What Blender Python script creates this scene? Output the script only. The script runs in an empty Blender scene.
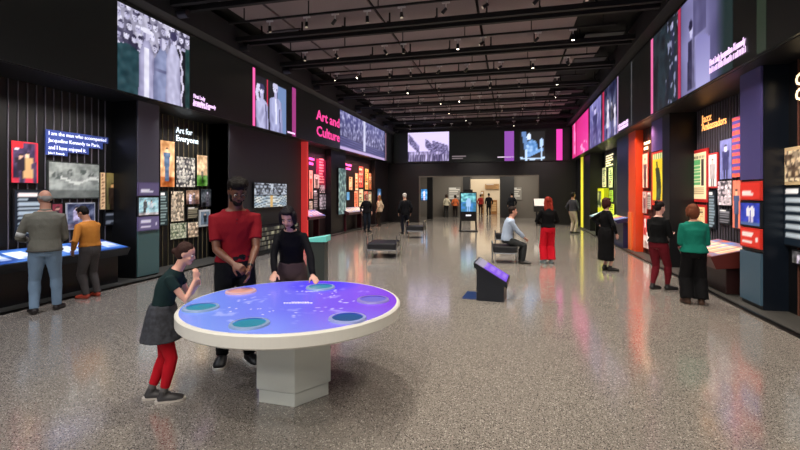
import bpy, bmesh, math, random
from mathutils import Vector, Matrix, noise
R = math.radians
PI = math.pi
C = bpy.context.scene.collection

# ------------------------------------------------------------------ camera
H0, FPX, HOR = 1.70, 440.0, 194.0
YAW = math.atan(110 / 440)
cs, sn = math.cos(YAW), math.sin(YAW)
cam = bpy.data.cameras.new('camera')
cam.sensor_width = 36
cam.lens = FPX / 800 * 36
cam.shift_y = -31 / 800
cam.clip_end = 200
camo = bpy.data.objects.new('camera', cam)
C.objects.link(camo)
camo.location = (0, 0, H0)
camo.rotation_euler = (PI / 2, 0, YAW)
bpy.context.scene.camera = camo

# ------------------------------------------------------------------ world, exposure
w = bpy.data.worlds.new('world')
bpy.context.scene.world = w
w.use_nodes = True
w.node_tree.nodes['Background'].inputs[0].default_value = (.72, .74, .82, 1)
w.node_tree.nodes['Background'].inputs[1].default_value = .5
vs = bpy.context.scene.view_settings
vs.view_transform = 'Standard'
vs.look = 'None'
vs.gamma = 1
vs.use_curve_mapping = False
vs.exposure = 0.0


# ------------------------------------------------------------------ camera geometry helpers (pixel of the photo -> place in the room)
def ray(px, py):
    t = (px - 400) / FPX
    return Vector((t * cs - sn, t * sn + cs, (HOR - py) / FPX))


def at(px, py, X=None, Y=None, Z=None):
    r = ray(px, py)
    k = X / r.x if X is not None else Y / r.y if Y is not None else (Z - H0) / r.z
    return Vector((r.x * k, r.y * k, H0 + r.z * k))


def G(px, py):
    return at(px, py, Z=0)


def P(px, py, d):
    r = ray(px, py)
    return Vector((r.x * d, r.y * d, H0 + r.z * d))


# ------------------------------------------------------------------ lights of the room and added fill
def lamp(kind, name, loc, power, col=(1, 1, 1), aim=None, size=.1, angle=80, blend=.7, size_y=None):
    l = bpy.data.lights.new(name, kind)
    l.energy = power
    l.color = col
    if kind == 'SPOT':
        l.spot_size = R(angle)
        l.spot_blend = blend
        l.shadow_soft_size = size
    elif kind == 'AREA':
        l.size = size
        if size_y:
            l.shape = 'RECTANGLE'
            l.size_y = size_y
    else:
        l.shadow_soft_size = size
    o = bpy.data.objects.new(name, l)
    C.objects.link(o)
    o.location = loc
    if aim is not None:
        d = Vector(aim) - Vector(loc)
        o.rotation_euler = d.to_track_quat('-Z', 'Y').to_euler()
    return o


XL, XR, YF = -6.9, 3.3, 25.8          # fascia planes and far wall
CL, CR = -7.2, 3.55                   # column faces
BL, BR = -7.8, 4.1                    # back walls of the alcoves
ZB, ZT, ZC = 3.56, 5.25, 5.95         # fascia bottom, fascia top, ceiling
TRACK_Y = [4.5 + 2.2 * k for k in range(10)]
LAMP_Y = [-4.3, -2.1, .1, 2.3] + TRACK_Y
for k, y in enumerate(LAMP_Y):       # track spots over the floor; rows behind and above the camera are added fill
    for j, x in enumerate((-5.2, -1.9, 1.5)):
        warm = (1, .91, .78) if (x > -4 or y > 12) else (.93, .94, 1)
        p = 500 if y < 8 else 690
        if y < 4:
            p *= .55
        elif y < 8:
            p *= .85
        if x == -5.2:
            p *= .7
        lamp('SPOT', 'track_and_fill_beam', (x, y, 5.3), p, warm, aim=(x + (.6 if x > 0 else 0), y + (.5 if y > 4 else 3.2), 0), size=.15, angle=95, blend=.9)


# ------------------------------------------------------------------ materials
def lin(c):
    if isinstance(c, str):
        c = [int(c[i:i + 2], 16) / 255 for i in (0, 2, 4)]
    return tuple(((x / 12.92) if x <= .04045 else ((x + .055) / 1.055) ** 2.4) for x in c)


_m = {}


def mat(name, col='808080', rough=.5, metal=0, emit=0, ecol=None, bump=0, bscale=60, coat=0, var=0, vscale=8):
    if name in _m:
        return _m[name]
    m = bpy.data.materials.new(name)
    m.use_nodes = True
    nt = m.node_tree
    b = nt.nodes['Principled BSDF']
    c = lin(col)
    b.inputs['Base Color'].default_value = (*c, 1)
    b.inputs['Roughness'].default_value = rough
    b.inputs['Metallic'].default_value = metal
    b.inputs['Coat Weight'].default_value = coat
    if name.startswith(('cloth_', 'hair_')):
        b.inputs['Specular IOR Level'].default_value = .15
    if emit:
        b.inputs['Emission Color'].default_value = (*lin(ecol or col), 1)
        b.inputs['Emission Strength'].default_value = emit
    tc = nt.nodes.new('ShaderNodeTexCoord')
    if var:
        n = nt.nodes.new('ShaderNodeTexNoise')
        n.inputs['Scale'].default_value = vscale
        n.inputs['Detail'].default_value = 4
        nt.links.new(tc.outputs['Object'], n.inputs['Vector'])
        mx = nt.nodes.new('ShaderNodeMix')
        mx.data_type = 'RGBA'
        mx.inputs[6].default_value = (*[x * (1 - var) for x in c], 1)
        mx.inputs[7].default_value = (*[min(1, x * (1 + var)) for x in c], 1)
        nt.links.new(n.outputs['Fac'], mx.inputs[0])
        nt.links.new(mx.outputs[2], b.inputs['Base Color'])
    if bump:
        n = nt.nodes.new('ShaderNodeTexNoise')
        n.inputs['Scale'].default_value = bscale
        nt.links.new(tc.outputs['Object'], n.inputs['Vector'])
        bp = nt.nodes.new('ShaderNodeBump')
        bp.inputs['Strength'].default_value = bump
        bp.inputs['Distance'].default_value = .01
        nt.links.new(n.outputs['Fac'], bp.inputs['Height'])
        nt.links.new(bp.outputs[0], b.inputs['Normal'])
    _m[name] = m
    return m


def picmat(emit, base=1.0, rough=.35):
    """surface of a printed picture or of a lit display: colours come from the picture itself"""
    key = f'picture_{emit}_{base}_{rough}'
    if key in _m:
        return _m[key]
    m = bpy.data.materials.new(key)
    m.use_nodes = True
    nt = m.node_tree
    b = nt.nodes['Principled BSDF']
    a = nt.nodes.new('ShaderNodeAttribute')
    a.attribute_name = 'Col'
    if base == 1.0:
        nt.links.new(a.outputs['Color'], b.inputs['Base Color'])
    else:
        b.inputs['Base Color'].default_value = (.02, .02, .025, 1)
    b.inputs['Roughness'].default_value = rough
    if emit:
        nt.links.new(a.outputs['Color'], b.inputs['Emission Color'])
        b.inputs['Emission Strength'].default_value = emit  # prints glow too, standing in for lamp light on them
    _m[key] = m
    return m


M_BLACK = mat('matte_black_paint', '0e0f12', .38)
M_BLACKG = mat('gloss_black_paint', '090a0d', .22)
M_NAVY = mat('navy_black_laminate', '0b1018', .3)
M_DARK = mat('dark_grey_wall', '24252a', .55, bump=.1)
M_CHROME = mat('chrome', 'c8ccd0', .15, 1)
M_WHITE = mat('white_solid_surface', 'eceae2', .35)


# ------------------------------------------------------------------ objects and tags
def tag(o, label=None, cat=None, group=None, kind=None):
    if label:
        o['label'] = label
    if cat:
        o['category'] = cat
    if group:
        o['group'] = group
    if kind:
        o['kind'] = kind
    return o


def empty(name, loc=(0, 0, 0), rz=0):
    o = bpy.data.objects.new(name, None)
    C.objects.link(o)
    o.location = loc
    o.rotation_euler = (0, 0, rz)
    o.empty_display_size = .1
    return o


def link_mesh(name, me, m=None, parent=None, loc=(0, 0, 0), rz=0, smooth=False):
    o = bpy.data.objects.new(name, me)
    C.objects.link(o)
    if m is not None:
        me.materials.clear()
        me.materials.append(m)
    o.parent = parent
    o.location = loc
    o.rotation_euler = (0, 0, rz)
    if smooth:
        me.polygons.foreach_set('use_smooth', [True] * len(me.polygons))
    return o


def obj(name, bm, m, parent=None, loc=(0, 0, 0), rz=0, smooth=False):
    me = bpy.data.meshes.new(name)
    bmesh.ops.recalc_face_normals(bm, faces=bm.faces)
    bm.to_mesh(me)
    bm.free()
    return link_mesh(name, me, m, parent, loc, rz, smooth)


def B():
    return bmesh.new()


def box(bm, x0, x1, y0, y1, z0, z1, bev=0):
    r = bmesh.ops.create_cube(bm, size=1)
    vs_ = r['verts']
    for v in vs_:
        v.co = Vector(((x0 + x1) / 2 + v.co.x * abs(x1 - x0), (y0 + y1) / 2 + v.co.y * abs(y1 - y0), (z0 + z1) / 2 + v.co.z * abs(z1 - z0)))
    if bev:
        es = list({e for v in vs_ for e in v.link_edges})
        bmesh.ops.bevel(bm, geom=es, offset=bev, segments=2, affect='EDGES', profile=.6)
    return bm


def tube(bm, pts, r, n=10, cap=True):
    return loft(bm, pts, [(x, x) for x in (r if isinstance(r, (list, tuple)) else [r] * len(pts))], n=n, cap=cap)


def loft(bm, pts, rad, ref=(1, 0, 0), n=16, cap=True, power=None):
    pts = [Vector(p) for p in pts]
    rings = []
    ref = Vector(ref)
    for i, p in enumerate(pts):
        if i == 0:
            T = pts[1] - p
        elif i == len(pts) - 1:
            T = p - pts[i - 1]
        else:
            T = (pts[i + 1] - p).normalized() + (p - pts[i - 1]).normalized()
        T.normalize()
        A = ref - T * ref.dot(T)
        if A.length < .15:
            A = Vector((0, 1, 0)) - T * T.y
            if A.length < .15:
                A = Vector((0, 0, 1)) - T * T.z
        A.normalize()
        Bv = T.cross(A)
        a, b = rad[i]
        ring = []
        for k in range(n):
            th = 2 * PI * k / n
            c, s = math.cos(th), math.sin(th)
            if power:
                c = math.copysign(abs(c) ** power, c)
                s = math.copysign(abs(s) ** power, s)
            ring.append(bm.verts.new(p + A * (a * c) + Bv * (b * s)))
        rings.append(ring)
    for r0, r1 in zip(rings, rings[1:]):
        for k in range(n):
            bm.faces.new((r0[k], r0[(k + 1) % n], r1[(k + 1) % n], r1[k]))
    if cap:
        bm.faces.new(rings[0][::-1])
        bm.faces.new(rings[-1])
    return bm


def ball(bm, c, r, mtx=None, sub=3):
    res = bmesh.ops.create_icosphere(bm, subdivisions=sub, radius=1)
    c = Vector(c)
    for v in res['verts']:
        v.co = Vector((v.co.x * r[0], v.co.y * r[1], v.co.z * r[2])) + c
        if mtx is not None:
            v.co = mtx @ v.co
    return bm


def cyl(bm, c, r, z0, z1, n=32):
    return loft(bm, [(c[0], c[1], z0), (c[0], c[1], z1)], [(r, r)] * 2, n=n)


def prism(bm, poly, y0, y1, axis='y'):
    """polygon in (x, z) pushed along y, or (y, z) pushed along x"""
    f = (lambda a, b, t: (a, t, b)) if axis == 'y' else (lambda a, b, t: (t, a, b)) if axis == 'x' else (lambda a, b, t: (a, b, t))
    v0 = [bm.verts.new(f(a, b, y0)) for a, b in poly]
    v1 = [bm.verts.new(f(a, b, y1)) for a, b in poly]
    n = len(poly)
    bm.faces.new(v0)
    bm.faces.new(v1[::-1])
    for k in range(n):
        bm.faces.new((v0[k], v0[(k + 1) % n], v1[(k + 1) % n], v1[k]))
    return bm


def struct(name, bm, m):
    return tag(obj(name, bm, m), kind='structure')


def text(s, size, loc, rz, m, parent=None, name='lettering', width=None, bold=.02, ext=.004, align='LEFT', tilt=PI / 2):
    cu = bpy.data.curves.new('t', 'FONT')
    cu.body = s
    cu.size = size
    cu.offset = bold * size
    cu.extrude = ext
    cu.align_x = align
    cu.space_line = .85
    cu.resolution_u = 2
    to = bpy.data.objects.new('t', cu)
    C.objects.link(to)
    bpy.context.view_layer.update()
    me = bpy.data.meshes.new_from_object(to.evaluated_get(bpy.context.evaluated_depsgraph_get()))
    bpy.data.objects.remove(to)
    bpy.data.curves.remove(cu)
    me.transform(Matrix.Rotation(tilt, 4, 'X'))
    if width:
        xs = [v.co.x for v in me.vertices]
        k = width / (max(xs) - min(xs))
        me.transform(Matrix.Diagonal((k, 1, 1, 1)))
    me.name = name
    return link_mesh(name, me, m, parent, loc, rz)


# ------------------------------------------------------------------ pictures (colour per grid point of the picture's own surface)
def h2(i, j, s=0):
    return (math.sin(i * 127.1 + j * 311.7 + s * 74.7) * 43758.5453) % 1.0


def nz(x, y, s=0):
    return noise.noise(Vector((x, y, s * 7.31)))


def mixc(a, b, t):
    t = max(0, min(1, t))
    return tuple(x * (1 - t) + y * t for x, y in zip(a, b))


def hx(s):
    return tuple(int(s[i:i + 2], 16) / 255 for i in (0, 2, 4))


def grid(name, Wd, Hd, fn, m, parent=None, loc=(0, 0, 0), rz=0, res=.03, horizontal=False, cap=110):
    nx = max(3, min(cap, int(Wd / res)))
    ny = max(3, min(cap, int(Hd / res)))
    vsx, cols = [], []
    for j in range(ny + 1):
        for i in range(nx + 1):
            u, v = i / nx, j / ny
            vsx.append((u * Wd, 0, v * Hd) if not horizontal else (u * Wd, v * Hd, 0))
            cols.extend((*lin(tuple(max(0, min(1, q)) for q in fn(u, v))), 1.0))
    fs = [(j * (nx + 1) + i, j * (nx + 1) + i + 1, (j + 1) * (nx + 1) + i + 1, (j + 1) * (nx + 1) + i) for j in range(ny) for i in range(nx)]
    me = bpy.data.meshes.new(name)
    me.from_pydata(vsx, [], fs)
    at_ = me.color_attributes.new('Col', 'FLOAT_COLOR', 'POINT')
    at_.data.foreach_set('color', cols)
    return link_mesh(name, me, m, parent, loc, rz)


def human(u, v, asp, cx, b, h, hat=False, skirt=False):
    """is the picture point on a standing person drawn at cx, feet at b, height h?  -> 0 no, 1 body, 2 head, 3 hair, 4 legs"""
    dx = abs(u - cx) * asp / h
    dy = (v - b) / h
    if dy < 0 or dy > 1.05:
        return 0
    if (dx / .065) ** 2 + ((dy - .90) / .08) ** 2 < 1:
        return 3 if dy > (.93 if not hat else .9) else 2
    if hat and dx < .1 and .93 < dy < .96:
        return 3
    if .42 < dy < .83:
        wd = .14 if dy > .7 else .10 + (.06 * (.7 - dy) / .28 if skirt else .02)
        if dx < wd:
            return 1
    if dy <= .42:
        if skirt and dy > .25:
            return 1 if dx < .17 else 0
        if .012 < dx < .085:
            return 4
    return 0


def p_crowd(asp, n=9, tone=('2a2838', '9a98b4', 'dedcf0'), s=1, split=None):
    a, b_, c_ = [hx(x) for x in tone]

    def f(u, v):
        y = v * n
        x = u * asp * n
        best = a
        for j in (2, 1, 0, -1):
            row = math.floor(y) + j
            for i in (-1, 0, 1):
                col = math.floor(x + .5 * (row % 2)) + i
                cx = col + .5 - .5 * (row % 2) + .35 * (h2(row, col, s) - .5)
                cy = row + .3 * h2(col, row, s + 1)
                k = h2(row, col, s + 2)
                d = ((x - cx) / .34) ** 2 + ((y - cy) / .42) ** 2
                if d < 1:
                    fx, fy = (x - cx) / .34, (y - cy) / .42
                    if fy > .35 + .25 * fx * fx * (k > .5):
                        best = mixc(a, b_, k * .5) if k < .8 else c_
                    else:
                        best = mixc(b_, c_, .35 + .65 * h2(row, col, s + 5) - .35 * max(0, fx))
                        if abs(abs(fx) - .38) < .16 and .0 < fy < .2 or (abs(fx) < .25 and -.55 < fy < -.42):
                            best = mixc(best, a, .65)
                elif abs(x - cx) < .45 and y < cy - .3:
                    best = mixc(a, c_, k * k) if k > .25 else best
        q = .12 * nz(x * 2.3, y * 2.3, s)
        return tuple(z + q for z in best)
    return f


def p_text(bg='1a2230', fg='c8d4dc', lines=12, head='e8e8e8', s=3, top=.86, ragged=.3):
    b_, f_, hd = hx(bg), hx(fg), hx(head)

    def f(u, v):
        if u < .07 or u > .93 or v < .05:
            return b_
        if v > top:
            return hd if (v - top) / (1 - top) % 1 > .25 and (v - top) / (1 - top) < .75 and u < .62 else b_
        r = v / top * lines
        k = math.floor(r)
        if r - k > .5 and u < .95 - ragged * h2(k, s) * (1 if k % 4 else 2):
            return mixc(b_, f_, .85)
        return b_
    return f


def p_portrait(bg='704030', body='28303c', skin='d8a888', hair='201814', s=4, bg2=None, cx=.5, h=1.15, base=-.25, asp=.7, band=None):
    bg_, bd, sk, hr = hx(bg), hx(body), hx(skin), hx(hair)
    b2 = hx(bg2) if bg2 else bg_
    bn = hx(band) if band else None

    def f(u, v):
        if bn and v > .86:
            return bn
        k = human(u, v, asp, cx, base, h)
        q = .08 * nz(u * 7, v * 7, s)
        c = {0: mixc(b2, bg_, v + .3 * nz(u * 4, v * 4, s)), 1: bd, 2: sk, 3: hr, 4: mixc(bd, (0, 0, 0), .3)}[k]
        return tuple(z + q for z in c)
    return f


def p_scene(asp, people, bg='20242c', ground='504c54', hor=.3, s=5, rough=.3, cols=('d8d0e4', 'e8e0f0', '302838', 'b0a8c8')):
    b_, g_ = hx(bg), hx(ground)
    cc = [hx(x) for x in cols]

    def f(u, v):
        c = b_ if v > hor else g_
        q = rough * nz(u * asp * 5, v * 5, s) + rough * .5 * nz(u * asp * 13, v * 13, s)
        c = tuple(z + q for z in c)
        for (cx, b, h, sk, dark) in people:
            k = human(u, v, asp, cx, b, h, skirt=sk)
            if k:
                t = cc[{1: 0, 2: 1, 3: 2, 4: 3}[k]]
                if dark:
                    t = mixc(t, (0, 0, 0), .6 if k in (1, 4) else .1)
                c = tuple(z + .16 * nz(u * asp * 9, v * 14, s) for z in t)
        return c
    return f


def p_poster(bg='f0e6c8', fg=('b03020', '206040', '202020'), s=6, band=None, figure=None):
    b_ = hx(bg)
    ff = [hx(x) for x in fg]

    def f(u, v):
        if u < .06 or u > .94 or v < .04 or v > .96:
            return b_
        if band and v > .8:
            return hx(band)
        if figure:
            k = human(u, v, .62, .62, .0, .8)
            if k:
                return mixc(hx(figure), (0, 0, 0), .15 * k)
        r = math.floor(v * 9)
        col = ff[int(h2(r, s) * len(ff)) % len(ff)]
        if (v * 9) % 1 > .3 and .12 < u < .88 - .3 * h2(r, s + 1) and h2(math.floor(u * 9), r, s) > .25:
            return col
        return b_
    return f


def panel(name, loc, rz, Wd, Hd, paint=None, frame='15161a', t=.03, border=.02, emit=0, label=None, cat='panel', group=None,
          res=.03, parent=None, pic='print', m=None, base=1.0):
    """a board on a wall: local x to the viewer's right, z up, the front faces local -y"""
    fm = m or mat('board_' + frame, frame, .4)
    o = obj(name, box(B(), 0, Wd, -t, 0, 0, Hd, .004), fm, parent, loc, rz)
    if label:
        tag(o, label, cat, group)
    if paint:
        grid(pic, Wd - 2 * border, Hd - 2 * border, paint, picmat(emit, base), o, (border, -t - .003, border), 0, res)
    return o


def wall_rect(side, px0, px1, yt, yb, X):
    """photo rectangle on a side wall -> lower corner, rotation, width, height (yt, yb taken at the column px of the nearer vertical edge)"""
    a = at(px0, yt, X=X)
    b = at(px1, yt, X=X)
    near = a if side == 'L' else b
    pn = px0 if side == 'L' else px1
    z1 = near.z
    z0 = at(pn, yb, X=X).z
    if side == 'L':
        return Vector((X, a.y, z0)), PI / 2, b.y - a.y, z1 - z0
    return Vector((X, a.y, z0)), -PI / 2, a.y - b.y, z1 - z0


def wpanel(side, px0, px1, yt, yb, X, name, paint, **kw):
    loc, rz, Wd, Hd = wall_rect(side, px0, px1, yt, yb, X)
    return panel(name, loc, rz, Wd, Hd, paint, **kw)


# ================================================================== THE ROOM
def terrazzo():
    m = bpy.data.materials.new('polished_terrazzo')
    m.use_nodes = True
    nt = m.node_tree
    b = nt.nodes['Principled BSDF']
    tc = nt.nodes.new('ShaderNodeTexCoord')
    col = None
    layers = [(60, 'c2bcb4', .34), (110, '262527', .36), (85, '3a3736', .36), (75, '7a736c', .34)]
    base = nt.nodes.new('ShaderNodeRGB')
    base.outputs[0].default_value = (*lin('938c85'), 1)
    col = base.outputs[0]
    for sc_, c, th in layers:
        vo = nt.nodes.new('ShaderNodeTexVoronoi')
        vo.inputs['Scale'].default_value = sc_
        nt.links.new(tc.outputs['Object'], vo.inputs['Vector'])
        hs = nt.nodes.new('ShaderNodeSeparateColor')
        nt.links.new(vo.outputs['Color'], hs.inputs[0])
        lt = nt.nodes.new('ShaderNodeMath')
        lt.operation = 'LESS_THAN'
        lt.inputs[1].default_value = th
        nt.links.new(vo.outputs['Distance'], lt.inputs[0])
        l2 = nt.nodes.new('ShaderNodeMath')
        l2.operation = 'LESS_THAN'
        l2.inputs[1].default_value = .5
        nt.links.new(hs.outputs[0], l2.inputs[0])
        mu = nt.nodes.new('ShaderNodeMath')
        mu.operation = 'MULTIPLY'
        nt.links.new(lt.outputs[0], mu.inputs[0])
        nt.links.new(l2.outputs[0], mu.inputs[1])
        mx = nt.nodes.new('ShaderNodeMix')
        mx.data_type = 'RGBA'
        mx.inputs[7].default_value = (*lin(c), 1)
        nt.links.new(mu.outputs[0], mx.inputs[0])
        nt.links.new(col, mx.inputs[6])
        col = mx.outputs[2]
    nt.links.new(col, b.inputs['Base Color'])
    n = nt.nodes.new('ShaderNodeTexNoise')
    n.inputs['Scale'].default_value = 1.3
    nt.links.new(tc.outputs['Object'], n.inputs['Vector'])
    mr = nt.nodes.new('ShaderNodeMapRange')
    mr.inputs['To Min'].default_value = .11
    mr.inputs['To Max'].default_value = .2
    nt.links.new(n.outputs['Fac'], mr.inputs['Value'])
    nt.links.new(mr.outputs[0], b.inputs['Roughness'])
    b.inputs['Specular IOR Level'].default_value = .9
    b.inputs['Coat Weight'].default_value = .6
    b.inputs['Coat Roughness'].default_value = .1
    return m


struct('floor', box(B(), XL, XR, -6, 41, -.2, 0), terrazzo())
M_PLAT = mat('dark_floor_strip', '33322f', .6, var=.2, vscale=30)
struct('trim_1', box(B(), -9, XL - .02, -6, YF, -.2, .02), M_PLAT)
struct('trim_2', box(B(), XR + .02, 5, -6, YF, -.2, .02), M_PLAT)
M_EDGE = mat('blackened_steel', '1a1a1a', .35, .8)
struct('trim_3', box(B(), XL - .05, XL, -6, YF, 0, .035), M_EDGE)
struct('trim_4', box(B(), XR, XR + .05, -6, YF, 0, .035), M_EDGE)
struct('wall_left', box(B(), BL - .2, BL, -6, YF + .2, 0, ZC + .5), mat('black_wall_paint', '060608', .5))
struct('wall_right', box(B(), BR, BR + .2, -6, YF + .2, 0, ZC + .5), mat('black_wall_paint'))

# bulkheads that carry the display bands
M_BAND = mat('band_casing', '131317', .4)
struct('trim_5', box(B(), BL, XL, -6, YF, ZB, ZC), M_BAND)
struct('trim_6', box(B(), XR, BR, -6, YF, ZB, ZC), M_BAND)
struct('trim_7', prism(B(), [(XL, ZT), (XL + .16, ZT + .12), (XL + .16, ZC), (XL, ZC)], -6, YF), mat('bulkhead_lip', '2b2c31', .6))
struct('trim_8', box(B(), XR - .3, XR, -6, YF, ZT + .2, ZC), mat('bulkhead_dark', '121216', .7))

# far wall with its wide opening
oL, oR = at(419, 200, Y=YF).x, at(539, 200, Y=YF).x
zo = at(480, 175.5, Y=YF).z
bm = B()
box(bm, BL, oL, YF, YF + .3, 0, ZC + .4)
box(bm, oR, BR, YF, YF + .3, 0, ZC + .4)
box(bm, oL, oR, YF, YF + .3, zo, ZC + .4)
struct('wall_far', bm, mat('far_wall_paint', '131216', .45))
bm = B()
for x in (oL, oR - .07):
    box(bm, x, x + .07, YF - .03, YF + .02, 0, zo)
box(bm, oL + .07, oR - .07, YF - .03, YF + .02, zo - .07, zo)
struct('door_1', bm, mat('opening_trim', '6d6760', .4, .4))
# corridor behind
YB = 33.0
dl, dr = at(470.5, 200, Y=YB).x, at(500, 200, Y=YB).x
dz = at(480, 179, Y=YB).z
M_COR = mat('corridor_wall', '7a736a', .6, var=.15, vscale=.6)
bm = B()
box(bm, oL - 3, dl, YB, YB + .25, 0, 4.2)
box(bm, dr, oR + 3, YB, YB + .25, 0, 4.2)
box(bm, dl, dr, YB, YB + .25, dz, 4.2)
struct('wall_back', bm, M_COR)
struct('wall_corridor_left', box(B(), oL - 3.2, oL - 3, YF + .3, YB + .25, 0, 4.2), M_COR)
struct('wall_corridor_right', box(B(), oR + 3, oR + 3.2, YF + .3, YB + .25, 0, 4.2), M_COR)
struct('trim_9', box(B(), oL - 3, oR + 3, YF + .3, YB + .2, 4.1, 4.25), mat('corridor_ceiling_black', '141414', .8))
bm = B()
box(bm, dl - .5, dl, YB - .5, YB - .003, 0, dz + .35)
box(bm, dr, dr + 1.0, YB - .5, YB - .003, 0, dz + .35)
struct('trim_10', bm, mat('portal_black', '1c1b1c', .5))
# bright hall beyond the doorway
M_HALL = mat('hall_wall', 'd6c6ac', .7)
bm = B()
box(bm, dl - 3, dr + 3, 40, 40.2, 0, 5)
box(bm, dl - 3.2, dl - 3, YB + .25, 40.2, 0, 5)
box(bm, dr + 3, dr + 3.2, YB + .25, 40.2, 0, 5)
struct('wall_hall', bm, M_HALL)
struct('trim_11', box(B(), dl - 3, dr + 3, YB + .25, 40, 4.9, 5.1), mat('corridor_ceiling_black'))
bm = B()
box(bm, oL - 3, dl - 3.0, YF + .3, 41, -.2, 0)
struct('trim_12', box(B(), XR + .001, oR + 3.2, YF + .3, 41, -.2, 0), M_PLAT)
bm.free()
lamp('AREA', 'hall_ceiling_light', ((dl + dr) / 2, 37, 4.8), 380, (1, .93, .82), size=5)  # unseen ceiling light of the bright hall
lamp('AREA', 'corridor_wash', (oL + 2, 30.5, 4.0), 110, (1, .92, .8), size=2)
lamp('AREA', 'corridor_wash', (oR - 1.2, 30.5, 4.0), 130, (1, .92, .8), size=2)
lamp('AREA', 'entry_wash', ((oL + oR) / 2, 27.5, 4.0), 110, (1, .93, .84), size=4, size_y=1)
# cases in the hall and caption blocks on the corridor walls
for i, (px0, px1, py0, py1) in enumerate(((481, 484, 191, 215), (485, 499, 184, 189))):
    a = at(px0, py0, Y=39.9)
    b_ = at(px1, py1, Y=39.9)
    panel('wall_display', (a.x, 39.9, b_.z), 0, b_.x - a.x, a.z - b_.z, p_text('b08a5c', '6a4a30', 6), frame='8a6a48',
          label=('narrow brown display on the bright hall wall past the doorway', 'wide tan sign high on the bright hall wall')[i], cat='display')
a = at(491, 200, Y=38); b_ = at(497, 214, Y=38)
cab = obj('display_cabinet', box(B(), a.x, b_.x, 38, 38.6, 0, a.z, .02), mat('orange_wood', 'a5713d', .5))
tag(cab, 'orange wooden cabinet in the bright hall past the doorway', 'cabinet')
bm = B()
for k in range(4):
    z = .25 + k * (a.z - .4) / 4
    box(bm, a.x + .06, b_.x - .06, 37.985, 38, z, z + (a.z - .5) / 4)
obj('door', bm, mat('pale_wood', 'd9b27e', .5), cab)
for i, (px0, px1) in enumerate(((448, 461), (508, 522))):
    a = at(px0, 187, Y=YB - .02)
    b_ = at(px1, 200, Y=YB - .02)
    panel('caption_block', (a.x, YB - .02, b_.z), 0, b_.x - a.x, a.z - b_.z, p_text('8d877d', 'e8e2d6', 5, 'f4f0e6'), emit=.25, frame='5a554e',
          label=('pale text block on corridor wall left of the bright doorway', 'pale text block on corridor wall behind the person in black')[i], cat='sign')
a = at(421, 189, Y=29.5); b_ = at(427.5, 200.5, Y=29.5)
panel('wall_screen', (a.x, 29.5, b_.z), 0, b_.x - a.x, a.z - b_.z, p_scene(.6, [(.5, .0, .9, 0, 0)], '3f7fb8', '2a5f90', .2), emit=1.6, base=0,
      label='small blue lit screen just inside the wide far opening', cat='screen')
struct('trim_13', box(B(), oL - .2, a.x + (b_.x - a.x) + .35, 29.5, 29.7, 0, 4.1), mat('portal_black'))

# ceiling panels with open joints
struct('trim_14', box(B(), BL, BR, -6, YF + .2, ZC + .25, ZC + .4), mat('ceiling_void', '0a0a0b', .9))
bm = B()
seams = [-6.3, -5.36, -3.02, -.72, 1.6, 2.55]
y = -2.3
rng = random.Random(3)
while y < YF:
    for i, (a, b_) in enumerate(zip(seams, seams[1:])):
        y1 = min(y + 2.2, YF)
        if i == len(seams) - 2 and rng.random() < .4:
            continue
        box(bm, a + .035, b_ - .035, y + .05, y1 - .05 if y1 > y + .3 else y + .2, ZC, ZC + .05)
    y += 2.2
struct('ceiling', bm, mat('acoustic_ceiling_panel', '86797c', .85, bump=.4, bscale=90, var=.25, vscale=60))
bm = B()
for k in range(8):
    y = 5.5 + 2.2 * k + .2
    for x in (-6.2, 1.9):
        if (k + int(x)) % 3:
            box(bm, x + .05, x + 1.0, y + .2, y + .62, ZC - .03, ZC)
struct('trim_15', bm, mat('ceiling_grille', '303035', .6))

# ------------------------------------------------------------------ ceiling beams, tracks and spotlights
ORD = ['nearest', 'second', 'third', 'fourth', 'fifth', 'sixth', 'seventh', 'eighth', 'ninth', 'tenth', 'eleventh']
BEAM_Y = [9.94 + 2.2 * k for k in range(-3, 8)]
nb = 0
for k, y in enumerate(BEAM_Y):
    if y > YF - .3:
        continue
    bm = B()
    box(bm, XL + .2, XR - .1, y - .20, y - .10, 5.54, 5.65)
    box(bm, XL + .2, XR - .1, y + .13, y + .23, 5.54, 5.65)
    for j in range(9):
        x = XL + .8 + j * 1.12
        box(bm, x - .02, x + .02, y - .14, y + .24, 5.64, 5.70)
        box(bm, x - .015, x + .015, y, y + .04, 5.68, 5.96)
    o = obj('ceiling_beam', bm, mat('beam_black', '040405', .7))
    tag(o, f'black double ceiling pipe, {ORD[k]} from the camera, crossing the room', 'beam', 'double pipes under the ceiling')
    # round heads clamped at the ends
    bm = B()
    tube(bm, [(XL + .35 - .15, y + .05, 5.45), (XL + .42, y + .05, 5.45)], [.09, .09], 12)
    obj('junction_box', bm, mat('grey_metal', '3c3c42', .4, .6), o)

rng = random.Random(11)


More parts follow.
